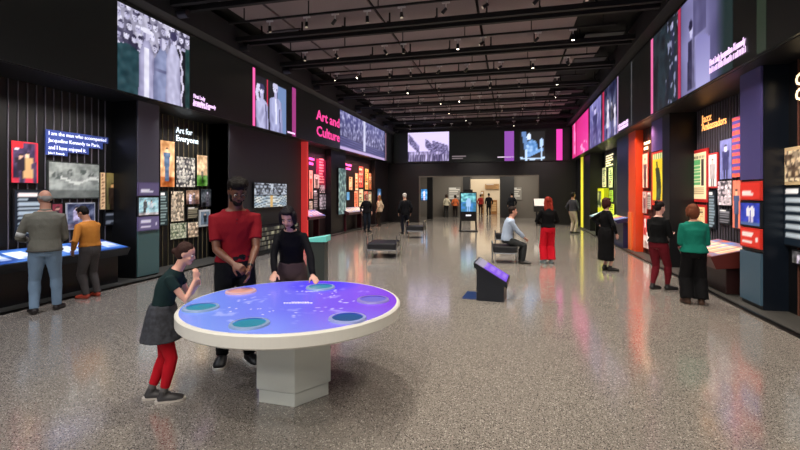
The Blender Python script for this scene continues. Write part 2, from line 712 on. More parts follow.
def spot_meshes(tilt, az):
    M = Matrix.Rotation(az, 4, 'Z') @ Matrix.Rotation(tilt, 4, 'X')
    h = B()
    loft(h, [(0, 0, .03), (0, 0, .02), (0, 0, -.13), (0, 0, -.14)], [(.02, .02), (.042, .042), (.05, .05), (.044, .044)], n=14)
    bmesh.ops.transform(h, matrix=Matrix.Translation((0, 0, -.16)) @ M, verts=h.verts)
    bmesh.ops.scale(h, vec=(.8, .8, .8), verts=h.verts)
    me_h = bpy.data.meshes.new('spotlight_head')
    h.to_mesh(me_h)
    h.free()
    g = B()
    cyl(g, (0, 0), .04, -.146, -.141, 14)
    bmesh.ops.transform(g, matrix=Matrix.Translation((0, 0, -.16)) @ M, verts=g.verts)
    bmesh.ops.scale(g, vec=(.8, .8, .8), verts=g.verts)
    me_l = bpy.data.meshes.new('lens')
    g.to_mesh(me_l)
    g.free()
    s = B()
    box(s, -.012, .012, -.012, .012, -.16, -.02)
    box(s, -.09, .09, -.02, .02, -.02, .02)
    bmesh.ops.scale(s, vec=(.9, .8, .8), verts=s.verts)
    me_s = bpy.data.meshes.new('adapter')
    s.to_mesh(me_s)
    s.free()
    return me_h, me_l, me_s


KINDS = [spot_meshes(R(t), R(a)) for t, a in ((8, 0), (50, 70), (35, -80), (20, 200), (55, 110))]
M_HEAD = mat('spotlight_black', '141416', .4)
M_LON = mat('lit_lens', 'fff0d8', .4, emit=14)
M_LDIM = mat('lens_turned_away', '6a645c', .2, emit=.5, ecol='d8c8b0')
M_ADP = mat('adapter_grey', 'c4c0c4', .4)
for kk in KINDS:
    kk[0].materials.append(M_HEAD)
    kk[2].materials.append(M_ADP)
LENS = []
for kk in KINDS:
    a_ = kk[1]; a_.materials.append(M_LDIM)
    b__ = a_.copy(); b__.materials.clear(); b__.materials.append(M_LON)
    LENS.append((a_, b__))
for k, y in enumerate(TRACK_Y):
    zt = 5.62
    bm = B()
    box(bm, XL + .6, XR - .9, y - .02, y + .02, zt, zt + .04)
    for j in range(6):
        x = XL + 1 + j * 1.6
        box(bm, x - .01, x + .01, y - .01, y + .01, zt + .04, ZC + .02)
    tr = obj('lighting_track', bm, mat('beam_black'))
    tag(tr, f'thin black lighting rail hung under the ceiling, {ORD[k]} from the camera', 'track', 'lighting rails under the ceiling')
    n = 8 if k % 2 else 9
    if k > 7:
        n = 7
    for j in range(n):
        x = -5.9 + (7.9 / n) * (j + .5) + rng.uniform(-.25, .25)
        kd = rng.choice((0, 0, 0, 1, 2, 1, 3, 4))
        lit = rng.random() < .17
        o = empty('track_spotlight', (x, y, zt - .03))
        where = ORD[j] if j else 'first'
        tag(o, f'black spotlight, {where} from the left on the {ORD[k]} ceiling rail' + (' from the camera' if k else ''), 'spotlight', 'spotlights on the ceiling rails')
        for nm, me in (('lamp_head', KINDS[kd][0]), ('lens', LENS[kd][1 if lit else 0]), ('adapter', KINDS[kd][2])):
            c_ = bpy.data.objects.new(nm, me)
            C.objects.link(c_)
            c_.parent = o

# ------------------------------------------------------------------ display bands (lit LED walls)
M_OFF = mat('led_wall_dark', '1b1c1b', .3, emit=.35, ecol='181a18')


def band(side_label, X, y0, y1, n):
    bm = B()
    if X < 0:
        box(bm, X, X + .05, y0, y1, ZB + .01, ZT - .02)
    else:
        box(bm, X - .05, X, y0, y1, ZB + .01, ZT + .12)
    o = obj('led_display_band', bm, M_OFF)
    tag(o, side_label, 'display')
    return o


bl = band('long dark LED display band with Art and Culture title above the alcoves', XL, -6, YF - .6, 0)
br = band('long dark LED display band with magenta images above the orange column side', XR, -6, YF - .6, 0)
af = at(388, 150, Y=YF)
bf = obj('led_display_band', box(B(), XL + .1, XR - .1, YF - .056, YF - .006, ZB + .002, at(500, 131, Y=YF).z + .05), M_OFF)
tag(bf, 'dark LED display band with rocking chair picture on the far end wall', 'display')


def lband(px0, px1, yt, yb, paint, name, emit=1.3, res=.04, lab=None, X=None):
    X = X if X is not None else XL + .05
    loc, rz, Wd, Hd = wall_rect('L', px0, px1, yt, yb, X)
    loc.x += .004
    zmax = ZT - .03
    Hd = min(Hd, zmax - loc.z)
    if loc.z < ZB + .02:
        Hd -= ZB + .02 - loc.z
        loc.z = ZB + .02
    o = grid(name, Wd, Hd, paint, picmat(emit, 0), bl, loc, rz, res, cap=130)
    if lab:
        o['label'] = lab
    return o


def rband(px0, px1, yt, yb, paint, name, emit=1.3, res=.04, lab=None, full=True):
    loc, rz, Wd, Hd = wall_rect('R', px0, px1, yt, yb, XR - .05)
    loc.x -= .004
    if full:
        loc.z = ZB + .03
        Hd = ZT + .10 - loc.z
    o = grid(name, Wd, Hd, paint, picmat(emit, 0), br, loc, rz, res, cap=130)
    if lab:
        o['label'] = lab
    return o


def flat(c):
    c = hx(c)
    return lambda u, v: c


# left band pictures
def big_photo(u, v):
    asp = 1.25
    x = u * asp
    c = p_crowd_a(u, v)
    q = .10 * nz(x * 12, v * 12, 3)
    # dark green-grey clothes at the left edge and right edge
    if u < .3 and v < .56 - .25 * (u - .12) ** 2 * 8:
        c = hx('23424a')
    if u > .93 and v < .8:
        c = hx('1d3c3c')
    if .8 < u < .93 and v < .75:
        c = mixc(hx('14121c'), hx('d8d2ea'), 1 if abs(u - .87 + .06 * nz(v * 6, 3)) < .015 else 0)
    # three people standing close together
    for cx, hw, top, tone, hat in ((.36, .11, .74, 'b9b6d8', 1), (.58, .14, .70, '8f97bd', 0), (.74, .12, .82, 'c8c6e4', 0)):
        dx = (u - cx)
        wd = hw * (1 if v < top - .2 else max(.3, (top - v) / .2 * .8 + .2))
        if abs(dx) < wd * (1 - .25 * v) and v < top - .04:
            c = mixc(hx(tone), hx('403c5c'), .5 * (abs(dx) / wd) ** 3 + .25 * abs(nz(x * 9, v * 3, 5)))
            if hat and abs(dx) < .035 and v < .6:
                c = hx('e4e2f4')
            if cx == .58 and abs(v - .38) < .02:
                c = hx('6a6c90')
        if (dx / .05) ** 2 + ((v - top - .03) / .075) ** 2 < 1:
            c = hx('cfcbe6') if dx > -.01 else hx('8a86a8')
        if hat and (dx / .085) ** 2 + ((v - top - .07) / .03) ** 2 < 1:
            c = hx('e6e4f6')
        if cx == .74 and (dx / .055) ** 2 + ((v - top - .07) / .06) ** 2 < 1:
            c = hx('3a3658')
    return tuple(z + q for z in c)


p_crowd_a = p_crowd(1.3, 8, ('2b2740', 'a09cc0', 'e2dff4'), 2)
lband(117.3, 189.4, 1, 90.5, big_photo, 'photograph', 1.05, .02, 'violet-grey photograph of a crowd and a woman in a coat')


def two_women(u, v):
    c = hx('1c1c22')
    if .70 < u and v < .96:
        c = hx('7088b4')
    if abs(u - .36) < .02 and v > .45:
        c = hx('c02848')
    for cx, top, hw, tone in ((.17, .80, .19, 'bcbce0'), (.62, .93, .22, 'b0b4dc')):
        dx = u - cx - .04 * (1 - v)
        sh = top - .22
        w_ = hw * (1 if v < sh - .08 else max(0, (sh - v) / .08) ** .5)
        if v < sh and abs(dx) < w_ * (.86 + .14 * (1 - v)):
            c = mixc(hx(tone), hx('54527a'), .55 * abs(nz(u * 9, v * 5, 2)) + .45 * (abs(dx) / hw) ** 4)
            if cx > .5 and abs(dx) < .03 and v > .15:
                c = hx('e0e0f4')
            if abs(dx - .12) < .018 and v < .5:
                c = hx('5c5a84')
        if abs(dx) < .045 and sh - .03 < v < top - .08:
            c = hx('b4b0d4')
        if (dx / .082) ** 2 + ((v - top + .055) / .078) ** 2 < 1:
            c = hx('d8d6f0') if dx < .03 else hx('a4a0c8')
            if abs(abs(dx) - .03) < .012 and abs(v - top + .045) < .012:
                c = hx('3c3860')
        if (dx / .095) ** 2 + ((v - top - .01) / .055) ** 2 < 1:
            c = hx('3c385c') if cx < .5 else hx('c4c2e0')
    if abs(u - (.04 + .3 * abs(v - .66))) < .045 and .5 < v < .84:
        c = hx('cfcdea')
    return c


lband(252.6, 255.0, 67, 127, flat('f05aa0'), 'colour_bar', 1.4, .1)
lband(255.3, 286, 74, 128.5, two_women, 'photograph', 1.15, .03, 'violet photograph of two women in pale dresses')
lband(292, 295.8, 87, 139, flat('b0408c'), 'colour_bar', .9, .1)


def parade(u, v):
    c = mixc(hx('2c2a48'), hx('5a5a94'), v)
    if v > .35 - .05 * u:
        t = nz(u * 34, v * 9, 4) + .5 * nz(u * 60, v * 22, 5)
        c = mixc(c, hx('c8c8ec'), .2 + t)
    else:
        t = abs((v * 14 + u * 2) % 1 - .5)
        c = mixc(hx('24244c'), hx('9a9ad8'), (1 - 2 * t) * .6)
    if .45 < u < .5 and v > .1:
        c = hx('d8d8f4')
    if v < .08:
        c = hx('c8b0e0')
    return c


lband(340, 384.5, 109.5, 149, parade, 'photograph', 1.0, .05, 'violet photograph of a street parade crowd')
lband(385.4, 386.0, 133, 160.5, flat('b890a8'), 'colour_bar', .8, .2)
M_PINKT = mat('pink_letters_lit', 'e0408c', .5, emit=1.5)
M_LILAC = mat('lilac_letters_lit', 'e6c4ee', .5, emit=1.3)
for s, px0, px1, y0 in (('Art and', 316.5, 339.5, 119), ('Culture', 316.5, 339.5, 135)):
    a = at(px0, y0, X=XL + .06)
    b_ = at(px1, y0, X=XL + .06)
    text(s, .52, (XL + .06, a.y, a.z), PI / 2, M_PINKT, bl, 'title_lettering', b_.y - a.y, .012)
for s, y0, x1 in (('First Lady', 97.5, 205), ('Jacqueline Kennedy', 103, 216), ('', 106.6, 210)):
    if not s:
        loc, rz, Wd, Hd = wall_rect('L', 193, x1, 102.5, 105.6, XL + .056)
        rr = random.Random(2)
        bm = B()
        x = 0
        while x < Wd:
            w_ = rr.uniform(.02, .05)
            box(bm, x, x + w_, -.004, 0, 0, Hd * rr.uniform(.7, 1))
            x += w_ + rr.uniform(.012, .03)
        obj('caption_lettering', bm, M_LILAC, bl, loc, rz)
        continue
    a = at(193.5, y0, X=XL + .06)
    b_ = at(x1, y0, X=XL + .06)
    text(s, .125, (XL + .06, a.y, a.z), PI / 2, M_LILAC, bl, 'caption_lettering', b_.y - a.y)
for px0, px1, y0 in ((287.5, 295, 131),):
    loc, rz, Wd, Hd = wall_rect('L', px0, px1, y0, y0 + 1.6, XL + .058)
    obj('caption_lettering', box(B(), 0, Wd, -.004, 0, 0, Hd), M_LILAC, bl, loc, rz)

# far band pictures


def fband(px0, px1, y0, y1, paint, emit, res=.06, name='photograph', lab=None):
    a = at(px0, y1, Y=YF - .065)
    b_ = at(px1, y0, Y=YF - .065)
    z0 = max(a.z, ZB + .01)
    o = grid(name, b_.x - a.x, b_.z - z0, paint, picmat(emit, 0), bf, (a.x, YF - .065, z0), 0, res)
    if lab:
        o['label'] = lab


def city(u, v):
    c = hx('cdbfe6')
    if v < .34:
        c = mixc(hx('4c4468'), hx('c0b4dc'), .5 + nz(u * 30, v * 5, 1)) if (u * 17) % 1 > .4 or v > .24 else hx('35304c')
    for x0, y0, sl in ((.02, .95, -1.6), (.42, .8, -1.2), (.6, .72, -.7), (.72, .66, -.5)):
        if x0 < u < x0 + .27 and v < y0 + sl * (u - x0) and v > y0 + sl * (u - x0) - .3:
            c = mixc(hx('3c3656'), hx('8a80ac'), abs(nz(u * 22, v * 22, 2)) * 2.2)
    return c


def rocker(u, v):
    c = hx('1b1c1b')
    q = nz(u * 8, v * 8, 6)
    if v > .13 and abs(u - (.25 - .2 * (v - .5))) < .09:
        c = hx('5a7aa8')
    if (u - .48) ** 2 / .05 + (v - .45) ** 2 / .07 < 1:
        c = mixc(hx('3f6ea8'), hx('b8d4f4'), .4 + q)
    if (u - .36) ** 2 / .008 + (v - .82) ** 2 / .012 < 1:
        c = hx('cfe0f6')
    if (u - .86) ** 2 / .006 + (v - .6) ** 2 / .02 < 1:
        c = hx('a8c4ea')
    if .3 < u < .92 and abs(v - (.28 - .1 * math.sin(u * 5))) < .05:
        c = hx('6a94c8')
    if abs(v - (.06 + .18 * (u - .5) ** 2)) < .025 or (abs(u - .85) < .03 and v < .5) or (abs(u - .25) < .03 and v < .4):
        c = hx('b0c8e6')
    return c


fband(408, 449, 131.5, 161.6, city, 1.45, lab='lilac photograph of city buildings')
fband(504.5, 514, 131, 161, flat('8c4aa8'), 1.2, .2, 'colour_bar')
fband(520, 545, 131, 161.5, rocker, 1.5, lab='blue-white picture of a person in a rocking chair')
fband(556.4, 562.4, 129, 161.2, flat('f040b0'), 1.2, .2, 'colour_bar')
fband(497.5, 514, 156.4, 157.6, flat('f0d8f0'), 1.2, .3, 'caption_lettering')
fband(452, 466, 155.6, 157, flat('8a7c80'), .9, .3, 'caption_lettering')
fband(452, 463, 157.8, 159, flat('8a7c80'), .9, .3, 'caption_lettering')


# right band pictures
def magenta(u, v):
    c = mixc(hx('c8206c'), hx('e83a9c'), u)
    if .1 < u < .22 and v > .1 and nz(u * 12, v * 4, 1) > -.1:
        c = hx('ff8cc8')
    if .5 < u < .9 and v < .3 and nz(u * 9, v * 12, 3) > .1:
        c = hx('ff9cd0')
    if u > .96 or .28 < u < .31:
        c = hx('a01450')
    return c


def man_violet(u, v):
    c = mixc(hx('4a4478'), hx('7c78b8'), v)
    k = human(u, v, .8, .5, -.25, 1.15)
    if k:
        c = [0, hx('3c3868'), hx('c8c0ec'), hx('2c2850'), hx('3c3868')][k]
    t = nz(u * 9, v * 7, 6)
    return mixc(c, hx('d4d0f4'), max(0, t) * .8)


def dark_group(u, v):
    c = mixc(hx('26343c'), hx('16181e'), abs(nz(u * 5, v * 4, 8)) * 2)
    for cx, b0, h_, t in ((.80, .25, .75, .9), (.72, 0, .5, .6), (.93, 0, .55, .8), (.55, 0, .35, .45)):
        k = human(u, v, 1.4, cx, b0, h_)
        if k:
            c = mixc(c, [0, hx('2b2f48'), hx('c0bce0'), hx('181828'), hx('202438')][k], t)
    t = nz(u * 14, v * 12, 9)
    if u > .6 and t > .28:
        c = mixc(c, hx('b0b4dc'), .7)
    return c


def seated_woman(u, v):
    c = mixc(hx('8c88b8'), hx('3f3c60'), max(0, min(1, 1.7 * abs(u - .35) + .35 * nz(u * 4, v * 3, 1))))
    if u > .72:
        c = mixc(c, hx('1c2c2c'), (u - .72) / .16)
    if .12 < u < .62 and v < .52 - .75 * (u - .42) ** 2 * 3 and u > .34:
        c = mixc(hx('a8a4d4'), hx('6c68a0'), v * 1.3)
    if v > .55 and .28 < u < .55:
        c = mixc(c, hx('3a3658'), .55 + .3 * nz(u * 12, v * 5, 4))
    dx = u - .24
    if abs(dx) < .085 - .02 * v and .02 < v < .55:
        c = mixc(hx('2a2744'), hx('a8a4cc'), .5 * (dx > .02) + .3 * nz(u * 16, v * 9, 3))
    if (dx / .035) ** 2 + ((v - .64) / .075) ** 2 < 1:
        c = hx('c4c0e4')
    if ((dx + .01) / .042) ** 2 + ((v - .70) / .06) ** 2 < 1:
        c = hx('26223c')
    return c


rband(572.5, 589, 0, 0, magenta, 'photograph', 1.15, .06, 'bright magenta picture at the far end of the band')
rband(590, 601.2, 0, 0, man_violet, 'photograph', 1.15, .05, 'violet photograph of a standing man')
rband(602.6, 604.2, 0, 0, flat('c83058'), 'colour_bar', 1, .2)
rband(604.6, 617, 0, 0, p_scene(1.2, [(.3, 0, .8, 1, 0), (.6, 0, .7, 0, 1), (.85, 0, .6, 1, 0)], '343858', '5a5a8c', .3), 'photograph', 1.1, .05, 'dark violet photograph of a group')
rband(617.3, 618.3, 0, 0, flat('b898c0'), 'colour_bar', .9, .2)
rband(631.2, 631.9, 0, 0, flat('58585c'), 'colour_bar', .9, .2)
rband(651, 653.2, 0, 0, flat('e068a0'), 'colour_bar', 1.2, .2)
rband(654, 678, 0, 0, dark_group, 'photograph', 1.1, .03, 'dark photograph of people at night')
rband(678.2, 680.8, 0, 0, flat('b82c50'), 'colour_bar', 1.1, .2)
rband(681.2, 733, 0, 0, seated_woman, 'photograph', 1.15, .03, 'violet photograph of a seated woman with dark hair')
rband(757, 766.5, 0, 0, flat('2e3a2c'), 'colour_bar', .8, .2)
M_LIL2 = mat('lilac_letters_lit')
for s, px0, px1, y1 in (('First Lady Jacqueline Kennedy', 709.5, 745, 43.5), ('', 709.5, 748.3, 50.5), ('', 618.5, 628, 122), ('', 618.5, 628.4, 125.5)):
    a = at(px0, y1, X=XR - .058)
    b_ = at(px1, y1, X=XR - .058)
    if s:
        text(s, .15, (XR - .058, a.y, b_.z), -PI / 2, M_LIL2, br, 'caption_lettering', a.y - b_.y)
    else:
        rr = random.Random(int(px1))
        bm = B()
        x = 0
        hh = .1
        while x < a.y - b_.y - .05:
            w_ = rr.uniform(.015, .05)
            box(bm, x, x + w_, -.004, 0, 0, hh * rr.uniform(.7, 1))
            x += w_ + rr.uniform(.012, .03)
        obj('caption_lettering', bm, M_LIL2, br, (XR - .058, a.y, b_.z), -PI / 2)


# ================================================================== ALCOVES, COLUMNS AND WALL GRAPHICS
def Yat(px, X):
    return at(px, HOR, X=X).y


NT = [20]


def trim(bm, m):
    NT[0] += 1
    return struct(f'trim_{NT[0]}', bm, m)


def column(side, y0, y1, m, X=None):
    """pier from the back wall to the column face, under the bulkhead"""
    if side == 'L':
        return trim(box(B(), BL, X or CL, y0, y1, .02, ZB), m)
    return trim(box(B(), X or CR, BR, y0, y1, .02, ZB), m)


M_SLAT = mat('slat_edge', '6a6672', .4)
M_SLATW = mat('slat_edge_warm', '6a4438', .4)


def slats(side, y0, y1, X, m=M_SLAT, step=.15, z0=.02, z1=ZB - .01, wdt=.012, dep=.018):
    bm = B()
    y = y0 + step * .5
    while y < y1:
        box(bm, X - dep if side == 'R' else X, X if side == 'R' else X + dep, y, y + wdt, z0, z1)
        y += step
    return trim(bm, m)


def soffit(side, y0, y1, col, power, X=None, aimX=None, z=None):
    """slim wash lamp under the bulkhead edge, lighting the alcove wall"""
    x = (XL - .12) if side == 'L' else (XR + .06)
    ax = BL if side == 'L' else BR
    yc = (y0 + y1) / 2
    lamp('AREA', 'alcove_wash', (x, yc, ZB - .05), power, col, aim=(ax, yc, 1.2), size=.08, size_y=1)
    l = bpy.data.objects[-1] if False else None


def wash(side, y0, y1, col, power, tz=1.5):
    x = (XL - .10) if side == 'L' else (XR + .08)
    ax = BL if side == 'L' else BR
    yc = (y0 + y1) / 2
    l = bpy.data.lights.new('alcove_wash', 'AREA')
    l.shape = 'RECTANGLE'
    l.size = max(.4, (y1 - y0) * .85)
    l.size_y = .12
    l.spread = R(105)
    l.energy = power
    l.color = col
    o = bpy.data.objects.new('alcove_wash', l)
    C.objects.link(o)
    o.location = (x, yc, ZB - .08)
    d = Vector((ax, yc, tz)) - o.location
    o.rotation_euler = d.to_track_quat('-Z', 'X').to_euler()
    # rotate so the long side runs along the wall
    z = -d.normalized()
    xx = Vector((0, 1, 0))
    yy = z.cross(xx)
    o.rotation_euler = Matrix((xx, yy, z)).transposed().to_euler()


M_TEAL = mat('teal_laminate', '4d6b6c', .35)
M_PURP = mat('purple_laminate', '55498a', .35)
M_GPUR = mat('grey_purple_laminate', '53525f', .35)

# ---- left side, from the near end
# alcove 1
yA = Yat(136, CL)
slats('L', 3.2, yA - .02, BL, step=.145)
column('L', yA, Yat(158, CL), M_BLACK)
c0 = Yat(158, CL)
trim(box(B(), CL, CL + .03, yA + .02, c0, .05, 1.02), M_TEAL)
trim(box(B(), CL, CL + .03, yA + .02, c0, 1.9, ZB), M_GPUR)
trim(box(B(), BL, CL - .05, 3.0, 3.4, .02, ZB), M_BLACK)
wash('L', 3.4, yA, (1, .93, .88), 36)
PX = BL + .02


def LP(px0, px1, yt, yb, paint, name, label, cat, X=PX, **kw):
    return wpanel('L', px0, px1, yt, yb, X, name, paint, label=label, cat=cat, **kw)


def RP(px0, px1, yt, yb, paint, name, label, cat, X=BR - .02, **kw):
    return wpanel('R', px0, px1, yt, yb, X, name, paint, label=label, cat=cat, **kw)


def cover(u, v):
    c = mixc(hx('5a4868'), hx('1c1c34'), abs(nz(u * 5, v * 5, 1)) * 1.6)
    if v > .86 and u < .4 or v > .965 or u < .02 or u > .98:
        return hx('e02c34')
    if .78 < v < .86 and .08 < u < .3:
        return hx('e8e0e8')
    k = human(u, v, .62, .58, -.1, .85, skirt=True)
    if k:
        c = [0, hx('c8a070'), hx('e8c4a8'), hx('3a2420'), hx('d0a880')][k]
    k = human(u, v, .62, .32, -.05, .78)
    if k:
        c = [0, hx('2a2430'), hx('d0a890'), hx('201818'), hx('302838')][k]
    if u > .85 and v > .5:
        c = hx('a0304c')
    if v < .12 and (u * 11) % 1 > .4:
        c = hx('c8384c')
    return c


LP(9.5, 37, 140, 183, cover, 'magazine_poster', 'red-edged magazine cover poster on slatted wall, farthest from the column', 'poster', frame='301418', border=.008, emit=.45)
# quotation, stepped blue bars with white letters
a = at(45, 129, X=PX)
M_QB = mat('quote_blue', '34468c', .4, emit=.35)
q = empty('wall_quotation', (PX, a.y, at(45, 153, X=PX).z), PI / 2)
tag(q, 'stepped blue quotation bars in white letters on the slatted wall', 'sign')
M_QW = mat('white_letters', 'e8ecff', .5, emit=.7)
for s, px1, yt, yb, sz in (('I am the man who accompanied', 107.5, 129, 136, .2), ('Jacqueline Kennedy to Paris,', 102, 136, 143, .2),
                           ('and I have enjoyed it.', 88, 143, 150.5, .2), ('John F. Kennedy', 67, 150.5, 154.5, .1)):
    t = at(45, yt, X=PX)
    b_ = at(45, yb, X=PX)
    e = at(px1, yt, X=PX)
    bar = obj('quote_bar', box(B(), 0, e.y - t.y, -.02, 0, b_.z - q.location.z, t.z - q.location.z), M_QB, q)
    hh = t.z - b_.z
    text(s, hh * .80, (.04, -.024, b_.z - q.location.z + hh * .24), 0, M_QW, bar, 'quote_lettering', e.y - t.y - .1, .0)


def signing(u, v):
    c = mixc(hx('6e7472'), hx('aab0ac'), .5 + .9 * nz(u * 5, v * 4, 3) + .6 * nz(u * 17, v * 12, 4))
    if v < .22:
        c = mixc(c, hx('4c5250'), .6)
    for cx, cy, r in ((.16, .62, .1), (.4, .72, .07), (.66, .76, .06), (.84, .66, .07)):
        if ((u - cx) / r) ** 2 + ((v - cy) / r / 1.2) ** 2 < 1 and nz(u * 30, v * 22, 5) > -.1:
            c = hx('4e5654')
    if abs(v - .5 - .08 * math.sin(u * 9)) < .035 and u > .2:
        c = hx('c8ccc8')
    return c


LP(46.5, 98.5, 160.5, 199, signing, 'wall_photograph', 'large grey drawing-like photograph under the blue quotation', 'photograph', frame='3c4240', emit=.35)
LP(99.5, 104.2, 172.5, 209.5, p_text('d8b890', '7c4434', 9, '7c4434', ragged=.5), 'caption_strip', 'cream caption strip with sketches left of the dark-haired woman portrait', 'caption', frame='d8b890', emit=.4, border=.005)
LP(104.6, 117.5, 172.5, 210, p_portrait('8a7a48', '2c2018', 'd8a468', '2a180c', bg2='4c4a30', h=1.05, base=-.28, asp=.42), 'painted_portrait', 'painted portrait of a dark-haired woman beside the grey photograph', 'painting', frame='3a2c1c', emit=.4, border=.01)
LP(103, 114, 212, 226, p_text('20242c', '8890a0', 5), 'caption_board', 'small dark caption under the painted portrait', 'caption', emit=.3)
LP(12, 49, 189, 240, p_text('17222e', 'b8c8d4', 13, 'e8e0e0', top=.82), 'information_board', 'dark panel with pale lines of text beside man in grey jacket', 'panel', emit=.45)
LP(50, 62, 203, 226, p_portrait('783040', '302030', 'c89888', '201418', asp=.6), 'wall_photograph', 'small reddish photograph behind the man in the grey jacket', 'photograph', emit=.35)
LP(65, 94, 203, 230, p_scene(1.05, [(.33, -.1, 1.0, 0, 0), (.68, -.15, 1.0, 1, 0)], '48506c', '7c7488', .2, cols=('b0a8c8', 'd8c0b8', '202028', '484060')), 'wall_photograph',
   'square photograph of two people above the blue screen desk', 'photograph', frame='b8bcc8', emit=.4)

# column face panels
yc0, yc1 = yA + .03, c0 - .01


def colpanel(px0, px1, yt, yb, paint, label, cat, side='L', **kw):
    return wpanel(side, px0, px1, yt, yb, (CL + .03) if side == 'L' else CR - .03, 'column_board', paint, label=label, cat=cat, **kw)


def caption(bg, fg, icon=False, s=1):
    b_, f_ = hx(bg), hx(fg)

    def f(u, v):
        r = v * 6
        if .08 < u < .72 - .2 * h2(math.floor(r), s) and 1 < r < 5 and r % 1 > .45:
            return f_
        if icon and .82 < u < .9 and .35 < v < .6:
            return f_
        return b_
    return f


colpanel(136.8, 158, 182, 196, caption('62587e', 'e0dcec'), 'mauve title panel at the top of the teal column set', 'sign', frame='62587e', emit=.3)
colpanel(136.8, 158, 196.7, 216.5, p_scene(1.2, [(.3, .1, .8, 0, 1), (.62, .05, .8, 0, 0)], '9cc0c8', 'b8b0b0', .15, cols=('c0c8d0', 'c8a898', '302830', '706870')), 'pale outdoor photograph on the teal column', 'photograph', emit=.5)
colpanel(136.8, 158, 217, 231.5, caption('6b618a', 'dcd8ea', True, 2), 'mauve caption panel below the pale outdoor photograph', 'caption', frame='6b618a', emit=.3)

# alcove 2: Art for Everyone
yB0, yB1 = c0, Yat(229, CL)
slats('L', yB0, Yat(213, BL), BL, step=.17, m=mat('slat_edge_gold', '6a6048', .4))
wash('L', yB0, Yat(213, BL), (1, .95, .9), 30)
q = empty('wall_title', (PX, Yat(175.5, PX), at(175.5, 142, X=PX).z), PI / 2)
tag(q, 'glowing white Art for Everyone title on the black slatted wall', 'sign')
for s, y, e in (('Art for', 132.5, 192), ('Everyone', 140.5, 197.5)):
    b_ = at(175.5, y, X=PX)
    text(s, .20, (0, -.012, b_.z - q.location.z), 0, mat('white_title_lit', 'eaf6ff', .5, emit=1.4), q, 'title_lettering', at(e, y, X=PX).y - b_.y, .002)
bw = ('2a2a30', '8c8a84', 'd8d4c8')
items = [
    (159, 173.6, 139.6, 187, p_scene(.45, [(.45, .12, .75, 0, 0)], 'c8986c', 'b06838', .22, cols=('506888', 'e0b898', '302018', '405878')), 'wall_photograph', 'tall warm photograph of a figure in blue, highest on the left', 'photograph'),
    (175, 194, 156, 187, p_crowd(.9, 6, bw, 3), 'wall_photograph', 'grey crowd photograph below the word Everyone', 'photograph'),
    (195.7, 206.5, 154.5, 186, p_scene(.5, [(.5, .1, .45, 0, 1)], 'c8a884', '4c7a34', .35, cols=('d8d0c0', 'e0c0a0', '302018', '404040')), 'wall_photograph', 'tall photograph of a building over green lawn', 'photograph'),
    (158.8, 166.8, 191, 226, p_text('1c2c30', '9cb0b0', 10), 'information_board', 'narrow dark green text panel beside the teal column', 'panel'),
    (169.6, 183, 191, 222, p_crowd(.7, 5, ('3a3028', 'a8947c', 'e4d4bc'), 5), 'wall_photograph', 'tall sepia photograph of a packed group', 'photograph'),
    (185, 198.3, 190, 204.5, p_scene(1.1, [(.3, 0, .8, 1, 0), (.6, 0, .85, 0, 1)], '9a7c68', '5c4038', .3), 'wall_photograph', 'small brown photograph of two people in the middle', 'photograph'),
    (200, 212.5, 189, 207, p_scene(1.0, [(.5, -.1, 1.0, 0, 1)], '40464c', '2c2c30', .3), 'wall_photograph', 'dark grey photograph at the right of the middle row', 'photograph'),
    (186, 197.6, 207, 219.5, p_text('26221e', 'a09880', 5, ragged=.1), 'information_board', 'small brown text panel in the middle of the picture group', 'panel'),
    (198.4, 209.5, 210, 227, p_portrait('687888', '1c2026', 'c8a890', '181414', asp=.8), 'framed_photograph', 'pale-framed portrait photograph nearest the man in red polo', 'photograph'),
    (169, 185.4, 223.5, 240, p_crowd(1.1, 4, ('3c4c34', 'a0a484', 'dcd8c4'), 6), 'wall_photograph', 'pale greenish group photograph in the bottom row', 'photograph'),
    (186.6, 197.4, 222.5, 238, p_crowd(.9, 3, ('4c3a2c', 'b49878', 'ead8c0'), 7), 'wall_photograph', 'warm sepia group photograph at the right of bottom row', 'photograph'),
]
for px0, px1, yt, yb, pt, nm, lb, ct in items:
    LP(px0, px1, yt, yb, pt, nm, lb, ct, emit=.3, frame='c8ccd0' if nm == 'framed_photograph' else '15161a', border=.05 if nm == 'framed_photograph' else .008, res=.02)

# wide screen wall
yW0, yW1 = Yat(229, CL), Yat(303, CL)
trim(box(B(), BL, CL, yW0, yW1 - .15, .02, ZB), mat('charcoal_panel', '26262b', .4))
trim(box(B(), BL, CL - .03, Yat(213, BL), yW0, .02, ZB), M_BLACKG)


def wide_top(u, v):
    if v > .52:
        return p_wt(u, (v - .52) / .48)
    if v > .46:
        return hx('101014')
    c = mixc(hx('8aa0b4'), hx('e8e8e0'), .5 + nz(u * 5, v * 14, 4))
    if abs((v * 9 + 2 * (u - .5) ** 2 * 4) % 1 - .5) < .14:
        c = hx('3c4248')
    if abs(u - .5) < .04:
        c = hx('d8b070')
    return c


p_wt = p_crowd(2.6, 3, ('14161c', '70788c', 'c8d0dc'), 9)
LP(253, 286, 182, 208.5, wide_top, 'video_screen', 'wide lit screen with crowd above a pale sweep on charcoal wall', 'screen', X=CL + .03, emit=1.0, base=0)
